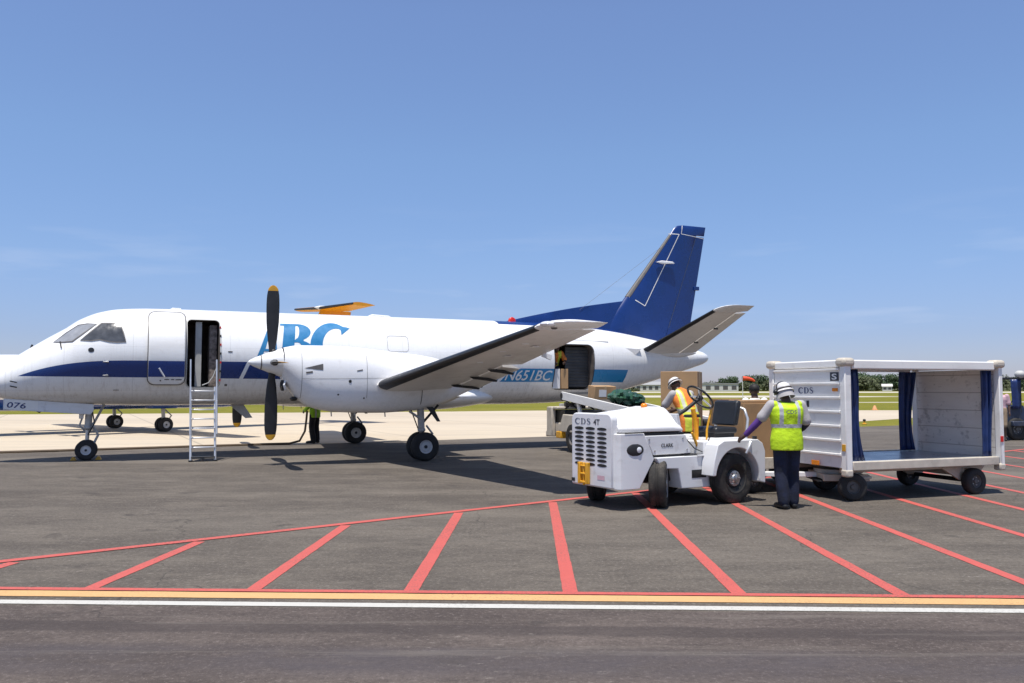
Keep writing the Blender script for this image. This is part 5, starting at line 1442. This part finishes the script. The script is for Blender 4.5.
carton('small square box beside the tall box on the near dolly', (.34, .36, .40), (5.20, 14.42, .50), R(20), 0, 'card_dark')
carton('small pale box on top of the tall brown box', (.32, .40, .12), (4.74, 14.28, 1.432), R(44), 0, 'card')
carton('large plain carton standing behind the orange-vested worker', (.72, .75, 1.50), (3.42, 16.75, .50), R(-20), 0, 'card')
carton('small brown box on the far dolly right of the large carton', (.5, .6, .95), (4.45, 17.1, .50), R(30), 0, 'card_dark')

# ------------------------------------------------------------------ blue tractor with canopy at the right edge
bt_ = thing('canopy_tractor', 'blue tow tractor with canopy at the right edge beyond the cart', 'tractor', (16.92, 27.6, 0), R(8))
MB().prism([(-1.15, .32), (1.2, .32), (1.25, .95), (.5, 1.0), (.35, .75), (-.35, .75), (-.45, 1.12), (-1.1, 1.08), (-1.2, .9)], -.62, .62).build('body', M['slate'], bt_, 30, bevel=.03)
MB().span((-1.0, -.8, .45), (-.4, .8, .62)).build('fender', M['slate'], bt_, bevel=.03)
for x in (-.75, .8):
    for y in (-.6, .6): cwheel(bt_, x, y, .36, .22)
for x, y in ((-.55, -.6), (-.55, .6), (.95, -.6), (.95, .6)): MB().tube([(x, y, .9), (x, y, 2.0)], .03, 8).build('canopy_post', M['dark'], bt_)
MB().span((-.8, -.75, 1.96), (1.15, .75, 2.03)).build('canopy', M['dark'], bt_, bevel=.02)
MB().ball((-.62, -.7, 2.12), (.16, .16, .13), 16, 10).build('beacon_lamp', M['panel_grey'], bt_)
MB().span((.05, -.3, .75), (.5, .3, .9)).build('seat', M['vinyl'], bt_, bevel=.03); MB().span((.42, -.3, .9), (.52, .3, 1.35)).build('backrest', M['vinyl'], bt_, bevel=.03)
MB().tube([(-.25 + .17 * math.cos(a) * .6, .17 * math.sin(a), 1.22 + .17 * math.cos(a) * .7) for a in [2 * math.pi * k / 20 for k in range(21)]], .016, 6).build('steering_wheel', M['black'], bt_)
rings = []
for j in range(10):
    t = j / 9; line = [(-.62 - .34 * u, -.72 + .05 * math.sin(9 * u + t), 1.96 - .95 * t) for u in [i / 11 for i in range(12)]]
    rings.append(line + [(p[0], p[1] + .008, p[2]) for p in line[::-1]])
MB().loft(rings).build('side_curtain', M['curtain'], bt_, 180)
MB().box((-1.16, 0, .85), (.05, .9, .22)).build('front_grille', M['dark'], bt_, bevel=.01)
for y in (-.45, .45): MB().ball((-1.19, y, 1.0), (.04, .08, .08), 12, 8).build('headlight', M['lamp_glass'], bt_)

# ------------------------------------------------------------------ second aircraft beyond the first
Y2 = math.atan2(.754, .657)
ac = thing('parked_airplane', 'white and blue twin propeller plane with orange high tail beyond the cargo aircraft', 'airplane', (-15.05, 33.55, 0), Y2)
st2 = [(-8.4, 1.95, 1.75, .08), (-8.0, 2.1, 1.45, .35), (-7.0, 2.4, 1.1, .72), (-6.0, 2.70, .92, .90), (-5.2, 2.87, .86, .97), (-4, 2.9, .85, 1.0), (3.5, 2.9, .85, 1.0), (6, 2.9, 1.25, .78), (8.6, 2.8, 2.0, .40), (10.2, 2.7, 2.45, .1)]
f2 = [smoothtab([s[0] for s in st2], [s[k] for s in st2]) for k in (1, 2, 3)]
mb = MB(); rings = []
for i in range(60):
    x = -8.4 + 18.6 * i / 59; zt, zb, hw = (f(x) for f in f2)
    rings.append([(x, hw * math.cos(a), (zt + zb) / 2 + (zt - zb) / 2 * math.sin(a)) for a in [2 * math.pi * k / 40 for k in range(40)]])
mb.loft(rings); o2 = mb.build('fuselage', [M['white'], M['navy']], ac, 40)
for p in o2.data.polygons:
    if p.center.z < 1.22: p.material_index = 1
for k in range(9):
    for s in (-1, 1): MB().ball((-4.2 + k * .95, s * .93, 2.18), (.15, .07, .21), 12, 8).build('cabin_window', M['glass'], ac)
for s in (-1, 1):
    MB().ball((-6.45, s * .62, 2.32), (.42, .16, .17), 14, 8).build('cockpit_window', M['glass'], ac)
    mb = MB(); rings = []
    for n, xl, ch, z in ((.7, -1.6, 2.5, 1.15), (2.2, -1.35, 2.2, 1.28), (8.0, -.75, 1.0, 1.75), (8.2, -.5, .6, 1.78)):
        rings.append([(xl + p, s * n, z + q) for p, q in airfoil(ch, .14, .02, 12)])
    mb.loft(rings); mb.build('wing', M['white'], ac, 35)
    mb = MB(); mb.loft([[(x, s * 2.15 + .42 * k * math.cos(a), 1.42 + .40 * k * math.sin(a)) for a in [2 * math.pi * j / 24 for j in range(24)]] for x, k in ((-3.6, .55), (-3.4, .8), (-2.6, 1.05), (0, 1.0), (1.0, .6), (1.5, .1))]); na = mb.build('nacelle', [M['white'], M['navy']], ac, 40)
    for p in na.data.polygons:
        if p.center.z < 1.36: p.material_index = 1
    MB().span((-.62, s * 2.15 - .30, .90), (.40, s * 2.15 + .30, 1.08)).build('gear_bay', M['navy'], ac, bevel=.05)
    pr = bpy.data.objects.new('propeller', None); COL.objects.link(pr); pr.parent = ac; pr.location = (-3.65, s * 2.15, 1.42)
    MB().lathe([(.005, -.45), (.1, -.32), (.2, -.1), (.23, .05)], (0, 0, 0), 'x', 20).build('spinner', M['metal'], pr, 50)
    for k in range(3):
        a = R(120 * k); bl = MB(); rr2 = []
        for r, w in ((.1, .10), (.35, .2), (.75, .24), (.95, .18), (1.02, .06)):
            rr2.append([(w / 2 * math.cos(q), .02 * math.sin(q) * math.cos(a) - r * math.sin(a), .02 * math.sin(q) * math.sin(a) + r * math.cos(a)) for q in [2 * math.pi * j / 10 for j in range(10)]])
        bl.loft(rr2).build('blade', M['boot'], pr, 40)
    g = bpy.data.objects.new('main_gear', None); COL.objects.link(g); g.parent = ac; g.location = (0, s * 2.15, 0)
    for e in (-.15, .15): wheel_parts(g, (0, e, .28), .28, .17, 1)
    MB().tube([(0, 0, .28), (-.05, 0, 1.0)], .07, 12).build('strut', M['steel'], g); MB().tube([(.1, 0, .35), (.3, 0, .62), (.05, 0, .85)], .03, 8).build('torque_link', M['steel'], g)
g = bpy.data.objects.new('nose_gear', None); COL.objects.link(g); g.parent = ac; g.location = (-6.6, 0, 0)
wheel_parts(g, (0, 0, .24), .24, .16, 1); MB().tube([(0, 0, .3), (0, 0, 1.15)], .06, 12).build('strut', M['steel'], g)
mb = MB(); mb.loft([[(x0_ + p, q, z) for p, q in airfoil(c, .10, 0, 10)] for x0_, c, z in ((6.6, 3.2, 2.6), (8.1, 2.3, 4.2), (8.75, 1.85, 5.5))]); mb.build('fin', M['orange'], ac, 40)
tz = 5.56
for s in (-1, 1):
    tp = [(n, 8.62 + .25 * n / 2.35, 1.95 - .60 * n / 2.35) for n in (0.0, .7, 1.4, 2.0, 2.35)]
    mb = MB(); mb.loft([[(xl + p, s * n, tz + q + .04 * n) for p, q in airfoil(c, .13, 0, 12)] for n, xl, c in tp]); to = mb.build('tailplane', M['orange'], ac, 40)
    mb = MB(); mb.loft([[(xl + p - .01, s * n, tz + q * 1.08 + .04 * n) for p, q in airfoil(c, .135, 0, 10, 0, .035)] for n, xl, c in tp]); mb.build('deicing_boot', M['boot'], to, 40)
mb = MB(); mb.loft([[(x, .13 * k * math.cos(a), tz + .02 + .14 * k * math.sin(a)) for a in [2 * math.pi * j / 16 for j in range(16)]] for x, k in ((8.4, .1), (8.7, .7), (9.5, 1.0), (10.3, .7), (10.7, .1))]); mb.build('tail_fairing', M['paper'], ac, 40)

# ------------------------------------------------------------------ things far away
def house(label, loc, size, rz, roofh=1.6, n=4, flat=False):
    sx, sy, sz = size; h = thing('airport_building', label, 'building', loc, rz, 'low buildings beyond the runway')
    MB().span((-sx / 2, -sy / 2, 0), (sx / 2, sy / 2, sz)).build('wall', M['wall'], h, 0)
    if flat: MB().span((-sx / 2 - .4, -sy / 2 - .4, sz), (sx / 2 + .4, sy / 2 + .4, sz + .5)).build('roof', M['roof'], h, 0)
    else: MB().prism([(-sy / 2 - .6, sz), (sy / 2 + .6, sz), (0, sz + roofh)], -sx / 2 - .5, sx / 2 + .5, 'yz').build('roof', M['roof'] if n % 2 else M['wall'], h, 0)
    for k in range(n):
        x = -sx / 2 + sx * (k + .5) / n; MB().span((x - sx / n * .28, -sy / 2 - .06, 1.0), (x + sx / n * .28, -sy / 2 - .01, sz * .78)).build('window', M['boot_grey'], h, 0)
house('long pale low building with a grey flat roof beyond the runway', (128, 545, 0), (38, 14, 4.6), R(-8), n=7, flat=True)
house('pale gabled building left of the long low building', (93, 560, 0), (20, 12, 4.2), R(-6), 2.2, 5)
house('small white house between the trees seen through the cart', (258, 572, 0), (6.0, 5, 3.2), R(-20), 1.7, 2)
house('white shed at the foot of the tail far across the field', (104, 500, 0), (9, 7, 3.6), R(-10), 1.4, 3)
house('pale hangar with shallow roof farthest left beyond the runway', (62, 575, 0), (24, 14, 5.0), R(0), 2.0, 4)

def make_tree(seed, h, w, mat):
    rnd = random.Random(seed)
    t = thing('broadleaf_tree', 'low green tree', 'tree')
    tr = MB(); tr.tube([(0, 0, 0), (.1, 0, h * .25), (-.1, .1, h * .5)], [h * .035, h * .028, h * .015], 7)
    for k in range(5):
        a = rnd.uniform(0, 6.28); tr.tube([(0, 0, h * .28), (w * .22 * math.cos(a), w * .22 * math.sin(a), h * .5), (w * .36 * math.cos(a), w * .36 * math.sin(a), h * .66)], [h * .018, h * .012, h * .006], 5)
    tr.build('trunk', M['bark'], t)
    cl = [(rnd.uniform(-.34, .34) * w, rnd.uniform(-.34, .34) * w, h * rnd.uniform(.30, .80), rnd.uniform(.17, .28) * w) for _ in range(15)] + [(rnd.uniform(-.42, .42) * w, rnd.uniform(-.42, .42) * w, h * rnd.uniform(.14, .4), rnd.uniform(.14, .22) * w) for _ in range(8)]
    vs, fs = [], []
    for cx, cy, cz, r in cl:
        for _ in range(85):
            d = Vector((rnd.gauss(0, 1), rnd.gauss(0, 1), rnd.gauss(0, 1))).normalized(); q = Vector((cx, cy, cz)) + Vector((d.x * r, d.y * r, d.z * r * .8)) * rnd.uniform(.6, 1.08)
            u = d.orthogonal().normalized(); u.rotate(Matrix.Rotation(rnd.uniform(0, 6.28), 3, d)); v = d.cross(u); u = (u + d * rnd.uniform(-.7, .7)).normalized()
            s = rnd.uniform(.22, .48); b0 = len(vs); vs += [q - u * s, q + v * s * .6, q + u * s, q - v * s * .6]; fs.append((b0, b0 + 1, b0 + 2, b0 + 3))
    MB().add(vs, fs).build('crown', mat, t, 0, recalc=False)
    return t
protos = [make_tree(11, 7.5, 9, M['leaf']), make_tree(12, 6.0, 8, M['leaf2']), make_tree(13, 8.5, 8, M['leaf']), make_tree(14, 5.2, 9, M['leaf2'])]
rnd = random.Random(21); used = [False] * 4
def put_tree(x, y, s, k, label, group):
    t = protos[k] if not used[k] else copy_tree(protos[k]); used[k] = True
    t.location = (x, y, -.02); t.rotation_euler = (0, 0, rnd.uniform(0, 6.28)); t.scale = (s * rnd.uniform(.9, 1.2), s * rnd.uniform(.9, 1.2), s * rnd.uniform(.85, 1.1)); t['label'] = label; t['group'] = group; t['category'] = 'tree'
x = -60.0
while x < 520:
    # crowns rise towards the right of the picture, gaps left where the buildings stand
    tall = lerp(x, [-60, 80, 110, 150, 215, 250, 275, 330, 520], [.9, .85, 1.0, 1.2, 2.1, 2.2, 1.7, 1.7, 1.7])
    near_b = False
    put_tree(x, 600 + rnd.uniform(-12, 35) + (25 if near_b else 0), tall * rnd.uniform(.8, 1.12), rnd.randrange(4), 'low green tree in the far treeline beyond the runway', 'trees of the far treeline')
    x += rnd.uniform(3.4, 5.6)
put_tree(178, 520, 1.28, 2, 'tall thin tree standing alone left of the cart', 'trees standing alone')
for px_, yy_ in ((150, 520), (112, 515), (80, 535), (236, 545), (280, 560)):
    put_tree(px_, yy_, .5, 3, 'low bush in front of the far buildings', 'bushes before the far buildings')
# low scrub along the foot of the treeline
vs, fs = [], []
for _ in range(9000):
    X, Y = rnd.uniform(-80, 540), rnd.uniform(585, 640); q = Vector((X, Y, rnd.uniform(0, 2.6) * rnd.uniform(.4, 1))); s = rnd.uniform(.4, .9)
    u = Vector((rnd.gauss(0, 1), rnd.gauss(0, 1), rnd.gauss(0, 1))).normalized(); v = u.orthogonal().normalized(); b0 = len(vs); vs += [q - u * s, q + v * s, q + u * s, q - v * s]; fs.append((b0, b0 + 1, b0 + 2, b0 + 3))
so = MB().add(vs, fs).build('scrub', M['leaf2'], None, 0, recalc=False); tag(so, 'low scrub filling the foot of the far treeline', 'scrub', None, 'stuff')

ws = thing('windsock', 'red windsock flying from a pole beyond the tractor', 'windsock', (33.3, 120, 0))
MB().tube([(0, 0, 0), (0, 0, 3.45)], .05, 8).build('pole', M['paper'], ws)
MB().tube([(0, 0, 3.15), (.8, 0, 3.12), (1.4, 0, 2.95), (1.75, 0, 2.72)], [.32, .27, .2, .13], 14).build('sock', M['sock'], ws)
MB().tube([(.0, .32 * math.cos(a), 3.15 + .32 * math.sin(a)) for a in [2 * math.pi * k / 16 for k in range(17)]], .025, 6).build('ring', M['dark'], ws)
mk = thing('apron_marker', 'small orange marker on the grass beyond the cart', 'marker', (28.1, 64.5, 0)); mk.scale = (.8, .8, .55)
MB().lathe([(.26, .03), (.24, .08), (.09, .62), (.05, .66)], (0, 0, 0), 'z', 20).build('cone', M['faded_orange'], mk); MB().span((-.3, -.3, 0), (.3, .3, .04)).build('base', M['orange'], mk)
el = thing('edge_light', 'small yellow and black light at the asphalt edge', 'light', (16.45, 38.9, 0)); el.scale = (.7, .7, .6)
MB().lathe([(.16, 0), (.16, .06), (.06, .1), (.06, .24)], (0, 0, 0), 'z', 16).build('base', M['yellow'], el); MB().ball((0, 0, .31), (.10, .10, .11), 14, 8).build('lens', M['black'], el)
